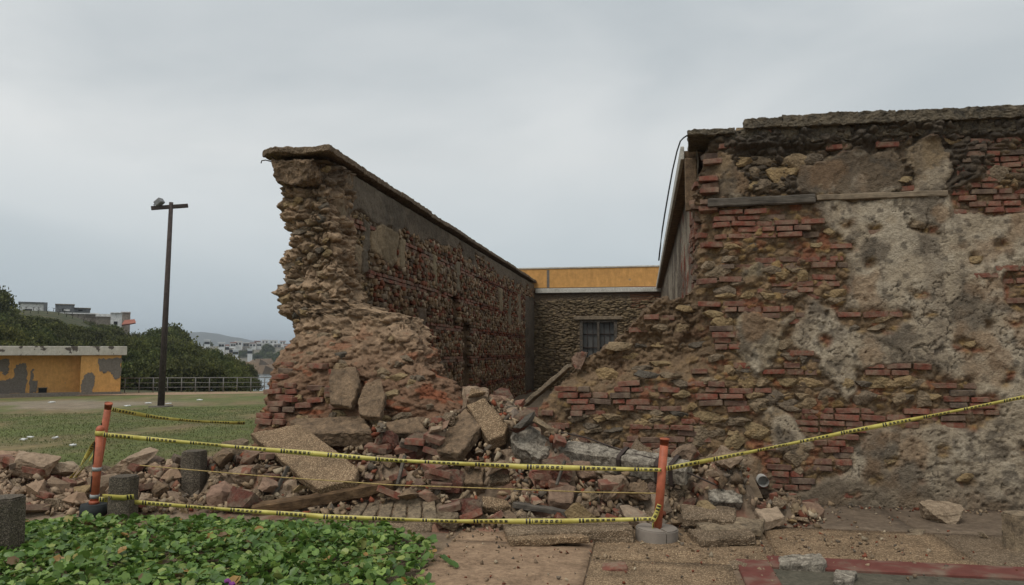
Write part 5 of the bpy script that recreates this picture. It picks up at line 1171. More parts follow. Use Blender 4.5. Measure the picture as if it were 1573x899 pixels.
for cs, th_, m, lb in [(((1044, 772, 7.15), (1130, 780, 7.15), (1128, 798, 6.8), (1050, 796, 6.8)), .08, M_pebble_grey, 'upper grey slab of the pile right of the right orange post'), (((1062, 794, 6.95), (1176, 796, 7.0), (1170, 812, 6.68), (1080, 814, 6.62)), .07, M_slab_grey, 'middle flaking slab of the pile right of the right orange post'),
                       (((1056, 812, 6.7), (1150, 810, 6.72), (1160, 822, 6.5), (1078, 830, 6.36)), .08, M_pebble_grey, 'lowest slab of the pile right of the right orange post'), (((1088, 745, 7.5), (1106, 738, 7.55), (1142, 756, 7.45), (1140, 772, 7.3), (1090, 768, 7.3)), .16, M_white_mold, 'white and black mottled block beside the drain pipe'),
                       (((1135, 806, 6.8), (1158, 808, 6.85), (1140, 828, 6.6)), .04, M_slab_grey, 'small triangular plaster plate standing on the slab pile'), (((1160, 780, 7.25), (1196, 778, 7.3), (1206, 792, 7.1), (1172, 800, 7.0)), .10, M_rubble, 'pinkish stone block at the right end of the heap'),
                       (((1197, 854, 6.05), (1262, 850, 6.12), (1270, 861, 5.93), (1265, 867, 5.87), (1196, 868, 5.87)), .085, M_white_mold, 'whitish slab with a split edge lying near the red border'), (((1034, 847, 6.15), (1062, 848, 6.18), (1068, 856, 6.05), (1040, 858, 6.02)), .06, M_pebble, 'small pebbled fragment right of the concrete post base'),
                       (((708, 718, 7.35), (744, 716, 7.4), (742, 742, 7.2), (712, 744, 7.2)), .2, M_conc_dark, 'grey cubic block behind the upper tape, left of a pair'), (((750, 720, 7.4), (784, 718, 7.45), (784, 738, 7.3), (752, 742, 7.25)), .2, M_pebble_grey, 'tan cubic block behind the upper tape, right of a pair'),
                       (((740, 762, 7.0), (778, 766, 7.0), (788, 778, 6.9), (745, 778, 6.85)), .07, M_pebble, 'pale split slab in front of the cubic blocks'), (((590, 648, 8.1), (640, 640, 8.15), (660, 664, 7.95), (600, 664, 7.95)), .1, M_conc_dark, 'dark slab lying behind the big reddish brick chunk'),
                       (((924, 864, 5.75), (963, 864, 5.75), (968, 873, 5.6), (926, 875, 5.6)), .06, M_brick, 'loose pale red brick lying on the pebbled paving'), (((620, 862, 5.72), (650, 868, 5.68), (640, 878, 5.58), (612, 874, 5.6)), .04, M_brick, 'red tile piece at the edge of the vines'), (((650, 864, 5.72), (684, 864, 5.72), (676, 880, 5.5), (648, 876, 5.55)), .03, M_redpaint, 'flat red tile lying beside the vine runner'),
                       (((1282, 874, 5.75), (1316, 876, 5.75), (1310, 890, 5.58), (1280, 892, 5.55)), .05, M_white_mold, 'broken whitish lump on the mossy panel'), (((1395, 812, 7.3), (1420, 812, 7.3), (1418, 822, 7.1), (1390, 822, 7.1)), .035, M_slab_grey, 'thin grey flake on the pavement before the yellow stone'), (((845, 742, 7.15), (884, 745, 7.2), (880, 772, 6.95), (842, 768, 6.95)), .12, M_rubble, 'tan stone block in the heap below the upper tape'),
                       (((1092, 864, 5.97), (1150, 861, 6.02), (1148, 870, 5.84), (1110, 874, 5.82)), .03, M_pebble_grey, 'flat grey flake near the corner of the red border')]:
    nm = 'brick_fragment' if m is M_brick else 'tile_fragment' if m is M_redpaint else 'broken_slab'
    big(nm, slab_mesh(C(*cs), th_, 0.05, 0.018, 6, 0.02), m, lb, nm.split('_')[0] if nm != 'broken_slab' else 'slab')
def stone(px, py, Yp, s, m, label, sd, cat='stone', dz=0.0):
    me = rock_mesh(sd, 18, .5, .22, .10); me.materials.append(m); o = ob('stone_block' if cat == 'stone' else 'boulder', me, None, None, at(px, py, Yp), (random.uniform(0, 1), 0, random.uniform(0, 6)), s, label=label, cat=cat); return o
M_ystone = mottled('yellow_coral_stone', (0.19, 0.135, 0.085), (0.44, 0.335, 0.23), .36, .62, 12)
stone(1445, 788, 7.75, (.21, .17, .15), M_ystone, 'yellow coral stone lying alone on the paving before the facade', 811)
stone(1054, 702, 7.8, (.15, .15, .14), M_rubble, 'round pinkish boulder between the fallen cornice and the facade', 812, 'boulder')
stone(1080, 786, 7.1, (.13, .12, .11), M_stone, 'yellowish stone right of the right orange post', 813)
stone(408, 772, 7.0, (.10, .09, .08), M_stone, 'orange coral stone left of the timber beam', 814)
stone(455, 798, 6.8, (.09, .08, .09), M_stone, 'orange stone standing at the vine edge under the timber beam', 815)
stone(892, 556, 8.6, (.11, .1, .12), M_rubble, 'upright stone on top of the broken slope in the gap', 816)
stone(245, 752, 7.0, (.12, .1, .09), M_conc_dark, 'dark grey stone between the two concrete bollards', 817)
stone(375, 730, 7.4, (.17, .14, .12), M_rubble, 'brown boulder below the left corner of the pebbled slab', 818, 'boulder')
stone(345, 708, 7.5, (.17, .13, .13), M_conc_dark, 'grey boulder left of the large pebbled slab', 819, 'boulder')
stone(540, 860, 5.9, (.08, .07, .06), M_brick, 'dark red brick lump lying among the vine leaves', 820)
stone(900, 725, 7.4, (.15, .12, .12), M_rubble, 'tan stone behind the upper tape under the fallen cornice', 821)
stone(980, 755, 7.15, (.15, .13, .10), M_conc_dark, 'grey stone just left of the right orange post', 822)
stone(688, 800, 6.6, (.13, .1, .08), M_stone, 'tan stone in front of the grooved slab end', 823)
stone(1510, 822, 7.1, (.045, .04, .025), M_slab_grey, 'small grey pebble on the paving near the right edge', 824)
# ================================================================== BOLLARDS, POSTS, TAPE
def bollard(x, y, label, hgt=0.42, wd=0.22, name='concrete_bollard', rz=0.0, m=None):
    bm = bmesh.new(); bmesh.ops.create_cube(bm, size=1.0)
    for v in bm.verts: v.co = Vector((v.co.x * wd * (0.96 if v.co.z > 0 else 1), v.co.y * wd * (0.96 if v.co.z > 0 else 1), (v.co.z + .5) * (hgt + .1) - .1))
    vert = [e for e in bm.edges if abs(e.verts[0].co.z - e.verts[1].co.z) > .1]
    bmesh.ops.bevel(bm, geom=vert, offset=wd * .2, segments=1, affect='EDGES')
    bmesh.ops.bevel(bm, geom=[e for e in bm.edges if min(v.co.z for v in e.verts) > hgt - .01], offset=.012, segments=2, affect='EDGES')
    bmesh.ops.triangulate(bm, faces=bm.faces[:]); refine(bm, .05); me = from_bm(bm, name); _seed[0] += 5; roughen(me, .006, 9, _seed[0])
    return ob(name, me, m or M_pebble_dark, None, (x, y, 0), (0, 0, rz), label=label, cat='bollard', group='concrete bollards in a row' if name == 'concrete_bollard' else None)
M_pebble_dark = pebble('pebbled_dark_concrete', (0.165, 0.135, 0.10), (0.26, 0.215, 0.16), 110)
bollard(-4.97, 5.22, 'chamfered concrete bollard nearest the camera at the left edge', .46, .25)
bollard(-4.9, 6.5, 'chamfered concrete bollard just right of the black post base', .42, .23)
bollard(-4.72, 7.35, 'third concrete bollard, half buried in rubble, farthest of the row', .55, .23)
bk = bollard(2.97, 6.78, 'short concrete block with a pale top at the right edge', .30, .24, 'concrete_block', .3, M_slab_grey); bk['category'] = 'block'
def tubepost(name, base, topp, label, r_=0.037, bands=(), basekind='disc', slots=()):
    base, topp = np.array(base, float), np.array(topp, float); T_ = thing(name, (base[0], base[1], 0.0), label, 'post', 'orange delineator posts'); d = topp - base
    tb = ob('tube', tube_mesh(base, topp, r_, r_ * .94, 20), M_orange, T_)
    if name == 'delineator_post' and basekind != 'none': pass
    for f0, f1 in bands: ob('reflective_band', tube_mesh(base + d * f0, base + d * f1, r_ + .004, seg=20), M_band, T_)
    for f0, f1 in slots:
        a, b = base + d * f0, base + d * f1; off = np.array([-.55, -.83, 0]) * (r_ - 0.001)
        ob('slot', beam_mesh(a + off, b + off, .012, .012, .3, 0), M_dark, tb)
    return T_, d
pr_b, pr_t = np.array([0.08, 6.58, 0.03]), at(1021, 674, 6.58)
T_, d = tubepost('delineator_post', pr_b, pr_t, 'orange tube post standing in a cracked concrete disc', .037)
hm = tube_mesh(pr_t - d * .012, pr_t + d * .006, .040, seg=20, inner=.03); ob('tube_rim', hm, M_orange, T_)
for s_ in (-1, 1):   # cracked round base: two half discs
    bm = bmesh.new(); N_ = 20; tp_, bt_ = [], []
    for k in range(N_ + 1):
        a = math.pi * k / N_ - math.pi / 2; x, y = math.cos(a) * .175 * s_ + .004 * s_, math.sin(a) * .175
        tp_.append(bm.verts.new((x, y, .105))); bt_.append(bm.verts.new((x, y, 0)))
    bm.faces.new(tp_); bm.faces.new(bt_[::-1])
    for k in range(N_ + 1): bm.faces.new((tp_[k], bt_[k], bt_[(k + 1) % (N_ + 1)], tp_[(k + 1) % (N_ + 1)]))
    bmesh.ops.recalc_face_normals(bm, faces=bm.faces); bmesh.ops.bevel(bm, geom=[e for e in bm.edges if e.verts[0].co.z > .1 and e.verts[1].co.z > .1], offset=.01, segments=2, affect='EDGES')
    ob('concrete_base', from_bm(bm, 'base'), M_basecon, T_, (pr_b[0], pr_b[1], 0.015), (0.02, .03, .45))
pl_b = np.array([-5.27, 6.57, 0.05]); pl_t = at(154, 660, 6.57)
T_, d = tubepost('delineator_post', pl_b, pl_t, 'nearer left orange post with grey bands and a black rubber foot', .039, bands=((.17, .215), (.50, .545)), slots=((.25, .44), (.58, .85)))
bm = bmesh.new(); bmesh.ops.create_uvsphere(bm, u_segments=16, v_segments=8, radius=.041); me = from_bm(bm, 'cap', True); ob('cap', me, M_orange, T_, pl_t)
ob('rubber_foot', tube_mesh((pl_b[0], pl_b[1], 0), (pl_b[0], pl_b[1], .13), .125, .115, 24), M_black, T_)
ob('collar', tube_mesh(pl_b + d * .10, pl_b + d * .14, .047, seg=20), M_orange, T_)
pb_b, pb_t = np.array([-5.75, 7.15, 0.0]), at(167, 620, 7.0)
T_, d = tubepost('delineator_post', pb_b + [0, 0, .05], pb_t, 'farther left orange post leaning right behind the banded post', .036, slots=((.6, .8),))
ob('tube_rim', tube_mesh(pb_t - d * .01, pb_t + d * .006, .039, seg=20, inner=.03), M_orange, T_)
ob('rubber_foot', tube_mesh((pb_b[0], pb_b[1], 0), (pb_b[0], pb_b[1], .13), .125, .115, 24), M_black, T_)
def tape(pts, wd, label, twist=lambda u: 0.0, nseg=160, sag=0.0, group='caution tape strung between the posts', tw_amp=0.12):
    P = np.array(pts, float); seg = np.r_[0, np.cumsum(np.linalg.norm(np.diff(P, axis=0), axis=1))]; u = np.linspace(0, seg[-1], nseg)
    Q = np.stack([np.interp(u, seg, P[:, k]) for k in range(3)], -1); s = u / seg[-1]; Q[:, 2] -= sag * 4 * s * (1 - s)
    Vv, uvs = [], []
    for k in range(nseg):
        dd = Q[min(k + 1, nseg - 1)] - Q[max(k - 1, 0)]; dd /= np.linalg.norm(dd); upv = np.array([0, 0, 1.]) - dd * dd[2]; upv /= np.linalg.norm(upv); sd = np.cross(dd, upv)
        a = twist(u[k]) + tw_amp * math.sin(u[k] * 2.3) + .12 * math.sin(u[k] * 7.1); wv = upv * math.cos(a) + sd * math.sin(a)
        ww = wd * (0.82 + 0.18 * math.sin(u[k] * 3.1 + 1) )
        Vv += [Q[k] + wv * ww / 2, Q[k] - wv * ww / 2]; uvs += [(u[k], 1), (u[k], 0)]
    F = [(2 * k, 2 * k + 1, 2 * k + 3, 2 * k + 2) for k in range(nseg - 1)]
    me = npmesh('tape', Vv, F, uv=uvs); bm = bmesh.new(); bm.from_mesh(me); bmesh.ops.solidify(bm, geom=bm.faces[:], thickness=.0015); bm.to_mesh(me); bm.free()
    return ob('caution_tape', me, M_tape, label=label, cat='tape', group=group)
fr_ = np.array([0, -.045, 0])
tape([at(158, 668, 6.52), at(400, 690, 6.52), at(600, 707, 6.52), at(800, 717, 6.52), at(1016, 722, 6.53)], 0.047, 'upper yellow and black caution tape strung between the orange posts', nseg=260)
tape([at(152, 767, 6.52), at(300, 779, 6.5), at(500, 794, 6.48), at(700, 801, 6.5), at(860, 801, 6.52), at(1004, 797, 6.53)], 0.046, 'lower yellow and black caution tape along the front of the heap', nseg=260)
tape([at(172, 629, 7.0), at(240, 640, 7.6), at(300, 646, 8.1), at(376, 650, 8.9)], 0.044, 'yellow caution tape running back from the leaning post over the lawn', sag=.01)
tape([at(1024, 720, 6.54), at(1150, 695, 6.95), at(1300, 664, 7.45), at(1440, 637, 7.85), at(1573, 610, 8.2), at(1640, 597, 8.25)], 0.04, 'yellow caution tape rising from the right post along the facade', nseg=260)
tape([at(150, 668, 6.6), at(140, 690, 6.75), at(120, 720, 6.9), at(100, 745, 6.95), at(80, 768, 6.85)], .045, 'twisted tape hanging left from the banded post into the rubble', twist=lambda u: u * 6.0)
tape([at(153, 672, 6.62), at(143, 700, 6.8), at(126, 722, 6.95), at(112, 738, 7.0)], .03, 'second narrow twisted tape beside the one hanging into the rubble', twist=lambda u: u * 5 + 1)
tape([at(157, 764, 6.55), at(170, 764, 6.36), at(190, 765, 6.36), at(206, 763, 6.4)], .06, 'knotted tape end wrapped near the second bollard', tw_amp=.5, nseg=60)
tape([at(1013, 775, 6.53), at(1008, 790, 6.52), at(1003, 800, 6.52), at(1004, 822, 6.54)], .04, 'loose tape end hanging down the right orange post', nseg=40)
ob('cord', wire_mesh([at(215, 715, 7.0), at(400, 731, 6.9), at(600, 745, 6.8), at(800, 752, 6.7), at(900, 756, 6.65), at(1012, 758, 6.6)], .0055), M_rope, label='thin faded cord strung across the heap between the tapes', cat='cord')
for T_p, q, rr_ in ((pl_t, (158, 668), .046),): ob('tape_knot', tube_mesh(pl_b + (pl_t - pl_b) * .93, pl_b + (pl_t - pl_b) * .985, .044, seg=14), M_tape, bpy.data.objects.get('delineator_post.001'))

def proj(P):
    d = np.asarray(P, float) - CAM; dep = d @ _f; return np.stack([786.5 + FPX * (d @ _r) / dep, 449.5 - FPX * (d @ _u) / dep, dep], -1)
def hull2(p):
    p = sorted(map(tuple, p)); h = []
    for seq in (p, p[::-1]):
        st0 = len(h)
        for q in seq:
            while len(h) - st0 >= 2 and (h[-1][0] - h[-2][0]) * (q[1] - h[-2][1]) - (h[-1][1] - h[-2][1]) * (q[0] - h[-2][0]) <= 0: h.pop()
            h.append(q)
        h.pop()
    return h
# the big pieces lie on top: the mound and the loose fragments are kept off the ground before them
CLEAR = []
def clear_obj(o):
    bpy.context.view_layer.update() if False else None
    for c_ in [o] + list(o.children):
        if c_.type != 'MESH': continue
        v, _ = mesh_arrays(c_.data); M_ = np.array(Matrix.LocRotScale(c_.location, c_.rotation_euler, c_.scale)); v = v @ M_[:3, :3].T + M_[:3, 3]
        q = proj(v)
        if o.name.split('.')[0] in ('concrete_bollard', 'delineator_post'): q[:, 1] = np.minimum(q[:, 1], q[:, 1].min() + .66 * np.ptp(q[:, 1]))
        CLEAR.append((hull2(q[:, :2].round(1)), q[:, 2].max()))
for o in HERO: clear_obj(o)
for o in list(COL.objects):
    if o.parent is None and o.name.split('.')[0] in ('fallen_cornice', 'masonry_chunk', 'grooved_slab', 'stone_block', 'boulder', 'concrete_bollard', 'delineator_post'): clear_obj(o)
CLEAR.append(([(1150, 720), (1196, 720), (1196, 764), (1150, 764)], 9.0))
CM = np.zeros((450, 900)); _cx, _cy = np.meshgrid(np.arange(900) * 2.0 - 100, np.arange(450) * 2.0)
for h, dm in CLEAR:
    c_ = np.mean(h, 0); hh = [tuple(c_ + (np.array(k) - c_) * 1.04) for k in h]
    i0, i1 = [int(np.clip(f_([k[1] for k in hh]) / 2, 0, 449)) for f_ in (min, max)]; j0, j1 = [int(np.clip((f_([k[0] for k in hh]) + 100) / 2, 0, 899)) for f_ in (min, max)]
    m_ = inpoly(_cx[i0:i1 + 1, j0:j1 + 1], _cy[i0:i1 + 1, j0:j1 + 1], hh); CM[i0:i1 + 1, j0:j1 + 1] = np.where(m_, np.maximum(CM[i0:i1 + 1, j0:j1 + 1], dm), CM[i0:i1 + 1, j0:j1 + 1])
def blocked(P, grow=0.0):
    q = proj(P); i = np.clip(q[:, 1] / 2, 0, 449).astype(int); j = np.clip((q[:, 0] + 100) / 2, 0, 899).astype(int)
    return q[:, 2] < CM[i, j]
X, Y = np.meshgrid(np.linspace(-9, 2.2, 420), np.linspace(5.6, 11.2, 230)); PT = np.stack([X, Y, X * 0], -1)
hb = heap(X, Y); q1 = fbm(PT * 4, 160, 5); q2 = fbm(PT * 16, 161, 4); d1, d2, di = cells(PT * [9, 9, 1] + [0, 0, .5], 162)
Z = hb + ((q1 - .5) * 0.16 + (q2 - .5) * 0.06 + sm(d2 - d1, 0, .4) * 0.05) * sm(hb, 0.0, 0.15)
hc = mixc(np.zeros(X.shape + (3,)) + (0.20, 0.142, 0.098), (0.30, 0.225, 0.155), q1); hc = mixc(hc, (0.12, 0.085, 0.06), sm(q2, 0.5, 0.7) * 0.5); hc = mixc(hc, (0.34, 0.25, 0.18), sm(-X, 4.6, 5.4) * 0.55); hc = mixc(hc, (0.25, 0.09, 0.06), sm(fbm(PT * 5 + 3, 163, 3), .6, .68) * .5)
bl = blur(blocked(np.stack([X, Y, Z], -1).reshape(-1, 3), .05).reshape(X.shape).astype(float), 3); Z = Z - bl * np.maximum(Z - 0.02, 0) * 0.7
mk_ = hb > -0.03; mk_ = mk_[:-1, :-1] | mk_[1:, 1:]
v_, f_, c_ = submesh(np.stack([X, Y, Z], -1), grid_faces(*X.shape, mask=mk_), hc)
ob('rubble_mound', npmesh('rubble_mound', v_, f_, c_), M_ground, kind='stuff', label='earth and crushed mortar under the fallen masonry', cat='rubble')
# --- medium fragments, each its own object
ROCKS = [rock_mesh(600 + k, 9 + k % 4, 0.7 + 0.06 * (k % 5), 0.4, 0.055, 'fragment', fine=.35) for k in range(16)]
RM = {}
for mname, m in (('pale', M_pale), ('rubble', M_rubble), ('brick', M_brick), ('mason', M_mason), ('stone', M_stone), ('conc', M_conc_dark), ('pebble', M_pebble_grey)):
    RM[mname] = []
    for k, me in enumerate(ROCKS):
        c_ = me.copy(); c_.materials.append(m); RM[mname].append(c_)
RMB = {}; ROCKB = [rock_mesh(650 + k, 14, 0.8, 0.26, 0.10, 'fragment', fine=.6) for k in range(8)]
for mname, m in (('pale', M_pale), ('rubble', M_rubble), ('mason', M_mason), ('stone', M_stone), ('conc', M_conc_dark), ('pebble', M_pebble_grey)):
    RMB[mname] = []
    for me in ROCKB: c_ = me.copy(); c_.materials.append(m); RMB[mname].append(c_)
hero_xy = [(o.location.x, o.location.y, max(o.dimensions.x, .2) * 0.28) for o in HERO]
placed = []
def try_place(x, y, r_):
    for a, b, c_ in placed:
        if (a - x) ** 2 + (b - y) ** 2 < (0.62 * (c_ + r_)) ** 2: return False
    placed.append((x, y, r_)); return True
LAB = {'pale': ('mortar_lump', 'pale dusty mortar lump'), 'rubble': ('mortar_lump', 'broken tan mortar lump'), 'brick': ('brick_fragment', 'broken red brick'), 'mason': ('masonry_fragment', 'brick and mortar fragment'), 'stone': ('rubble_stone', 'yellowish rubble stone'), 'conc': ('concrete_fragment', 'dark concrete fragment'), 'pebble': ('concrete_fragment', 'pebbly concrete fragment')}
def where(x, y):
    if x < -4.9: return 'in the pale heap left of the bollards'
    if x < -3.2: return 'around the large pebbled slab'
    if x < -1.0: return 'in the middle heap'
    if x < 0.1: return 'left of the right orange post'
    return 'between the right orange post and facade'
cnt = 0; tries = -1; per_kind = {}
CX, CY = rng.uniform(-8.2, 1.9, 45000), rng.uniform(6.2, 10.2, 45000); CH = heap(CX, CY)
while cnt < 900 and tries < 44999:
    tries += 1
    x, y, h_ = float(CX[tries]), float(CY[tries]), float(CH[tries])
    if h_ < 0.03 or (x < -4.9 and y > 7.9): continue
    if y > 8.4 and not (-3.4 < x < -1.2): continue
    if -3.9 < x < -3.2 and y > 7.8 and random.random() < .5: continue
    huge_ = cnt < 60 and tries < 7000
    if huge_ and not (-4.2 < x < 1.3 and 6.7 < y < 8.6 and h_ > .1): continue
    big_ = huge_ or random.random() < 0.30
    s_ = (random.uniform(0.12, 0.19) if huge_ else random.uniform(0.10, 0.17) if big_ else random.uniform(0.05, 0.10)) * (0.95 if x < -4.9 else 1)
    if huge_ and blocked(np.array([[x + a_ * s_ * 1.3, y, h_ + b_ * s_] for a_ in (-1, -.5, 0, .5, 1) for b_ in (.2, .8, 1.5)])).any(): continue
    if blocked(np.array([[x, y, h_ + s_], [x - s_ * .8, y, h_ + s_ * .5], [x + s_ * .8, y, h_ + s_ * .5]])).any(): continue
    if not try_place(x, y, s_): continue
    left = x < -4.7
    k = random.choices(['rubble', 'brick', 'mason', 'stone', 'conc', 'pebble'], [7, .9, .3, .5, .1, .2] if left else [5.0, 1.0, 1.0, 1.2, .9, 1.5])[0]
    if left and k == 'rubble' and random.random() < .85: k = 'pale'
    isb = (k == 'brick' and not huge_ and random.random() < .75) or (left and random.random() < .10)
    if huge_ and k == 'brick': k = 'mason'
    nm, lb = LAB[k]
    if not isb:
        if per_kind.get(nm, 0) >= 285: placed.pop(); continue
        per_kind[nm] = per_kind.get(nm, 0) + 1
    if isb:
        me = BRICKS[random.randrange(8)]
        o = ob('fallen_brick', me, None, None, (x, y, h_ + 0.035 + random.uniform(0, .05)), (random.uniform(-.5, .5), random.uniform(-.5, .5), random.uniform(0, 3.14)), (random.choice([.23, .24, .15, .12]), .115, .06))
        props(o, ('upper ' if y > 7.55 else 'lower ') * (x > -4.9) + ('whole' if o.scale.x > .2 else 'half') + ' fallen red brick ' + where(x, y), 'brick', 'fallen bricks ' + where(x, y))
    else:
        o = ob(nm, (RMB if huge_ else RM)[k][random.randrange(8 if huge_ else 16)], None, None, (x, y, h_ + s_ * random.uniform(.3, .7)), (random.uniform(-.6, .6), random.uniform(-.6, .6), random.uniform(0, 6.28)), (s_ * random.uniform(.9, 1.5), s_ * random.uniform(.8, 1.2), s_ * random.uniform(.55, .95)))
        props(o, ('large ' if big_ else 'small ') + lb + (' high ' if y > 7.55 else ' low ') + where(x, y), nm.split('_')[-1], lb + 's ' + where(x, y))
    cnt += 1
# timbers and rods sticking out
for (a, b, m, lb, w_) in [((610, 745, 7.1), (622, 700, 7.3), M_greywood, 'short grey stick standing in the heap near the reddish chunk', .03), ((1098, 700, 6.9), (862, 752, 7.0), None, '', 0), ((855, 745, 7.0), (868, 708, 7.1), M_greywood, 'thin grey lath standing in front of the brick chunk', .025), ((420, 764, 7.1), (443, 716, 7.2), M_greywood, 'dark lath below the pebbled slab', .035)]:
    if m is not None: big('timber_lath', beam_mesh(at(*a), at(*b), w_, w_, .1, .004), m, lb, 'lath')
# --- small debris, too many to count
n = 28000; xs_, ys_ = rng.uniform(-8.6, 2.2, n), rng.uniform(5.7, 10.4, n); hh_ = heap(xs_, ys_)
fr = fbm(np.stack([xs_, ys_, xs_ * 0], -1) * 2.0, 170, 3)
okk = (hh_ > 0.0) | ((hh_ > -0.045) & (xs_ > -1.7) & (rng.uniform(0, 1, n) < 0.05 + 0.22 * np.exp(-((ys_ - 6.6) / .35) ** 2)))
okk &= ~((xs_ < -1.8) & (hh_ < 0.02)); okk &= ~((ys_ > 8.45) & ((xs_ > -1.0) | (xs_ < -3.3)))
okk &= ~blocked(np.stack([xs_, ys_, np.maximum(hh_, 0) + .03], -1))
xs_, ys_, hh_ = xs_[okk], ys_[okk], hh_[okk]; n = len(xs_)
SM = [mesh_arrays(rock_mesh(700 + k, 8, .95, 9, .03, 't')) for k in range(6)]
sz = np.where(hh_ > 0.02, rng.uniform(0.012, 0.05, n) * rng.uniform(.6, 1.2, n), rng.uniform(.006, .02, n)); mm, cc = [], []
pal = np.array([(0.28, 0.21, 0.145), (0.36, 0.28, 0.2), (0.22, 0.165, 0.12), (0.24, 0.10, 0.07), (0.20, 0.09, 0.065), (0.15, 0.125, 0.10), (0.42, 0.35, 0.26)])
for k in range(n):
    mm.append(xf((xs_[k], ys_[k], max(hh_[k], 0) + sz[k] * .5 + (0.02 if hh_[k] < .02 else rng.uniform(0, .05))), tuple(rng.uniform(0, 6.28, 3)), tuple(sz[k] * rng.uniform(.6, 1.4, 3))))
ci = rng.choice(7, n, p=[.27, .22, .21, .06, .05, .11, .08]); cc = pal[ci] * rng.uniform(.65, 1.15, (n, 1)); lf = sm(-xs_, 4.5, 5.2)[:, None]; cc = cc * (1 - lf * .75) + np.array((.40, .30, .22)) * rng.uniform(.6, 1.15, (n, 1)) * lf * .75
ob('rubble_debris', join_pieces('rubble_debris', SM, rng.integers(0, 6, n), mm, cc), M_stuff, kind='stuff', label='small stones and brick crumbs strewn over the heap', cat='debris')
# crumbs on the paving and along the facade foot
n = 900; xs_ = rng.uniform(-1.6, 4.2, n); ys_ = np.where(rng.uniform(0, 1, n) < .45, 8.27 - np.abs(rng.normal(0, .1, n)), rng.uniform(5.0, 8.2, n)); sz = rng.uniform(.004, .017, n) * np.where(rng.uniform(0, 1, n) < .06, 2.2, 1)
okk = ~((xs_ > .9) & (ys_ < 5.97)) ; xs_, ys_, sz = xs_[okk], ys_[okk], sz[okk]; n = len(xs_)
mm = [xf((xs_[k], ys_[k], .022 + sz[k] * .5), tuple(rng.uniform(0, 6.28, 3)), tuple(sz[k] * rng.uniform(.7, 1.5, 3))) for k in range(n)]
ob('paving_crumbs', join_pieces('paving_crumbs', SM, rng.integers(0, 6, n), mm, pal[rng.choice(7, n)] * rng.uniform(.6, 1.1, (n, 1))), M_stuff, kind='stuff', label='small crumbs of brick and mortar scattered on the paving', cat='debris')

# ================================================================== VINES in the foreground
def leaf_arrays(fold):
    m0, m1, m2 = (0, 0, 0), (0, .5, .03), (0, .90, 0)
    L1, L2, L3 = (-.34, .10, fold * .6), (-.50, .50, fold), (-.28, .97, fold * .7)
    Vv = [m0, m1, m2, L1, L2, L3] + [(-a, b, c) for a, b, c in (L1, L2, L3)]
    return np.array(Vv, float) - [0, .5, 0], np.array([(0, 1, 4, 3), (1, 2, 5, 4), (1, 0, 6, 7), (2, 1, 7, 8)])
LT = [leaf_arrays(f) for f in (.10, .18, .28, -.10)]
vine = thing('beach_vine', (-3.2, 5.2, 0), 'dense green beach vine with round leaves covering the left foreground', 'plant')
vp = [gnd(*q)[:2] for q in [(-60, 800), (60, 796), (130, 800), (240, 797), (330, 793), (480, 800), (560, 800), (610, 812), (650, 835), (690, 862), (660, 878), (690, 899)]] + [(-1.5, 4.6), (-1.8, 3.6), (-7.5, 3.6)]
vp = [(p[0], p[1] - (.20 if p[1] > 6.2 else 0.05)) for p in vp]
n = 24000; x, y = rng.uniform(-7.4, -1.2, n), rng.uniform(3.7, 7.3, n)
wv = fbm(np.stack([x * 1.8, y * 1.8, x * 0], -1), 180, 3) - .5
okk = inpoly(x + wv * .45, y + wv * .3, vp)
edge = inpoly(x + wv * .45 + .3, y + wv * .3 + .22, vp) & inpoly(x + wv * .45 - .1, y + wv * .3 + .22, vp); okk &= edge | (rng.uniform(0, 1, n) < .55)
for bx, by in ((-4.97, 5.22), (-4.9, 6.5), (-5.27, 6.57)): okk &= np.hypot(x - bx, y - by) > .14
x, y = x[okk], y[okk]; n = len(x)
hv = fbm(np.stack([x * 2.6, y * 2.6, x * 0], -1), 181, 4)
z = .015 + rng.uniform(0, 1, n) ** .6 * (.035 + .24 * np.clip(hv - .25, 0, .6)) * (1 - .55 * sm(y, 5.6, 6.6))
sz = .030 + .056 * rng.uniform(0, 1, n) ** 1.4; dist_ = np.hypot(x, y)
inview = np.abs(np.degrees(np.arctan2(x, y)) + 10) < 34
order = np.argsort(-(sz / dist_) * inview * (y > 5.0) * (z > .045)); parts_ix = set(order[:300].tolist())
rot = [(rng.normal(.25, .45), rng.normal(0, .45), rng.uniform(0, 6.28)) for _ in range(n)]
LM = []
for k, (a, f) in enumerate(LT):
    me = npmesh('leaf', a, f); me.materials.append(M_leafpart); LM.append(me)
w_, mm, cc = [], [], []
gpal = np.array([(0.068, 0.13, 0.026), (0.13, 0.21, 0.043), (0.10, 0.175, 0.035), (0.19, 0.27, 0.06), (0.22, 0.26, 0.07)])
for k in range(n):
    t_ = int(rng.integers(0, 4))
    if k in parts_ix: ob('leaf', LM[t_], None, vine, (x[k], y[k], z[k]), rot[k], (sz[k],) * 3)
    else:
        w_.append(t_); mm.append(xf((x[k], y[k], z[k]), rot[k], (sz[k],) * 3))
        c_ = gpal[rng.choice(5, p=[.3, .25, .25, .15, .05])] * rng.uniform(.75, 1.2)
        if rng.uniform() < .035: c_ = np.array(((.30, .17, .05), (.26, .22, .06), (.16, .10, .05))[int(rng.integers(0, 3))])
        cc.append(c_ * 1.25)
ob('foliage', join_pieces('foliage', LT, w_, mm, cc), M_leaf, vine, kind='stuff')
M_stem = plain('vine_stem', (0.14, 0.11, 0.05), .7, .2)
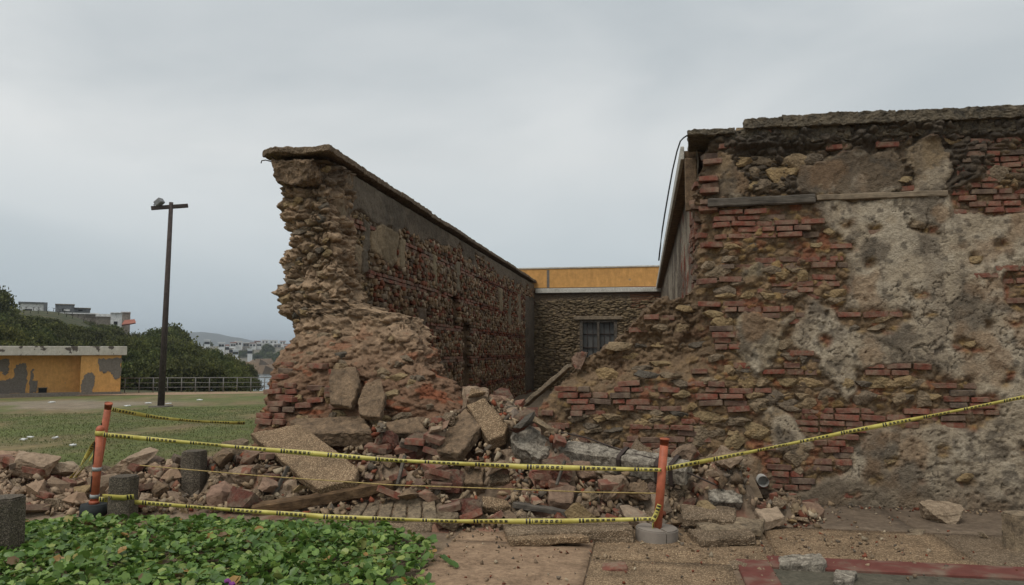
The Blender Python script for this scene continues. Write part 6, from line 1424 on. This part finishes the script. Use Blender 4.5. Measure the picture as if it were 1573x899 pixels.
for k in range(26):
    a = random.uniform(0, 6.28); p = np.array([random.uniform(-6.5, -1.9), random.uniform(4.6, 6.6), .05]); pts = [p.copy()]
    for s_ in range(9): a += random.uniform(-.4, .4); p = p + [math.cos(a) * .09, math.sin(a) * .09, random.uniform(-.015, .015)]; pts.append(p.copy())
    if all(inpoly(np.array([q[0]]), np.array([q[1]]), vp)[0] for q in pts): ob('stem', wire_mesh(pts, .005), M_stem, vine)
ob('stem', wire_mesh([at(640, 868, 5.85), at(655, 882, 5.5), at(672, 886, 5.42), at(690, 884, 5.4), at(702, 878, 5.5)], .006), M_stem, vine)
for px, py, Yp in ((690, 880, 5.5), (682, 874, 5.6), (697, 885, 5.45)): q = at(px, py, Yp); ob('leaf', LM[0], None, vine, (q[0], q[1], .05), (.5, .2, 1.0), (.08,) * 3)
M_flower = plain('purple_flower', (.22, .05, .22), .6, .2)
for px, py in ((350, 893), (357, 897)): q = gnd(px, py, .14); me = rock_mesh(900 + px, 12, .2, .4, .12); ob('flower', me, M_flower, vine, q, None, (.025, .025, .02))

# ================================================================== HAZE: the sea air that greys the far hill
bm = bmesh.new(); bmesh.ops.create_cube(bm, size=1.0); me = from_bm(bm, 'haze')
hzm = bpy.data.materials.new('sea_haze'); hzm.use_nodes = True; t = hzm.node_tree; t.nodes.clear()
vo = t.nodes.new('ShaderNodeVolumePrincipled'); vo.inputs['Color'].default_value = (.80, .88, .96, 1); vo.inputs['Density'].default_value = 0.00032; vo.inputs['Anisotropy'].default_value = 0.2
ou = t.nodes.new('ShaderNodeOutputMaterial'); t.links.new(vo.outputs[0], ou.inputs['Volume'])
HAZE = True
if HAZE:
    hz_o = ob('haze', me, hzm, None, (-400, 2500, 35), None, (9000, 9000, 105), kind='stuff')

# old masonry is strongly coloured: deepen the chroma of the mineral materials
for m_ in (M_wall, M_stuff, M_ground, M_brick, M_stone, M_rubble, M_mason, M_pale, M_pebble, M_pebble_grey, M_conc_dark, M_slab_grey, M_crust, M_cement, M_sandpave, M_wood, M_palewood):
    t = m_.node_tree; b = t.nodes['Principled BSDF']; lk = b.inputs['Base Color'].links[0]; src = lk.from_socket; t.links.remove(lk)
    h = t.nodes.new('ShaderNodeHueSaturation'); h.inputs['Saturation'].default_value = 1.0 if m_ in (M_ground,) else 1.06 if m_ in (M_brick, M_stone, M_mason, M_rubble) else 1.18; h.inputs['Value'].default_value = 1.04
    t.links.new(src, h.inputs['Color']); t.links.new(h.outputs[0], b.inputs['Base Color'])
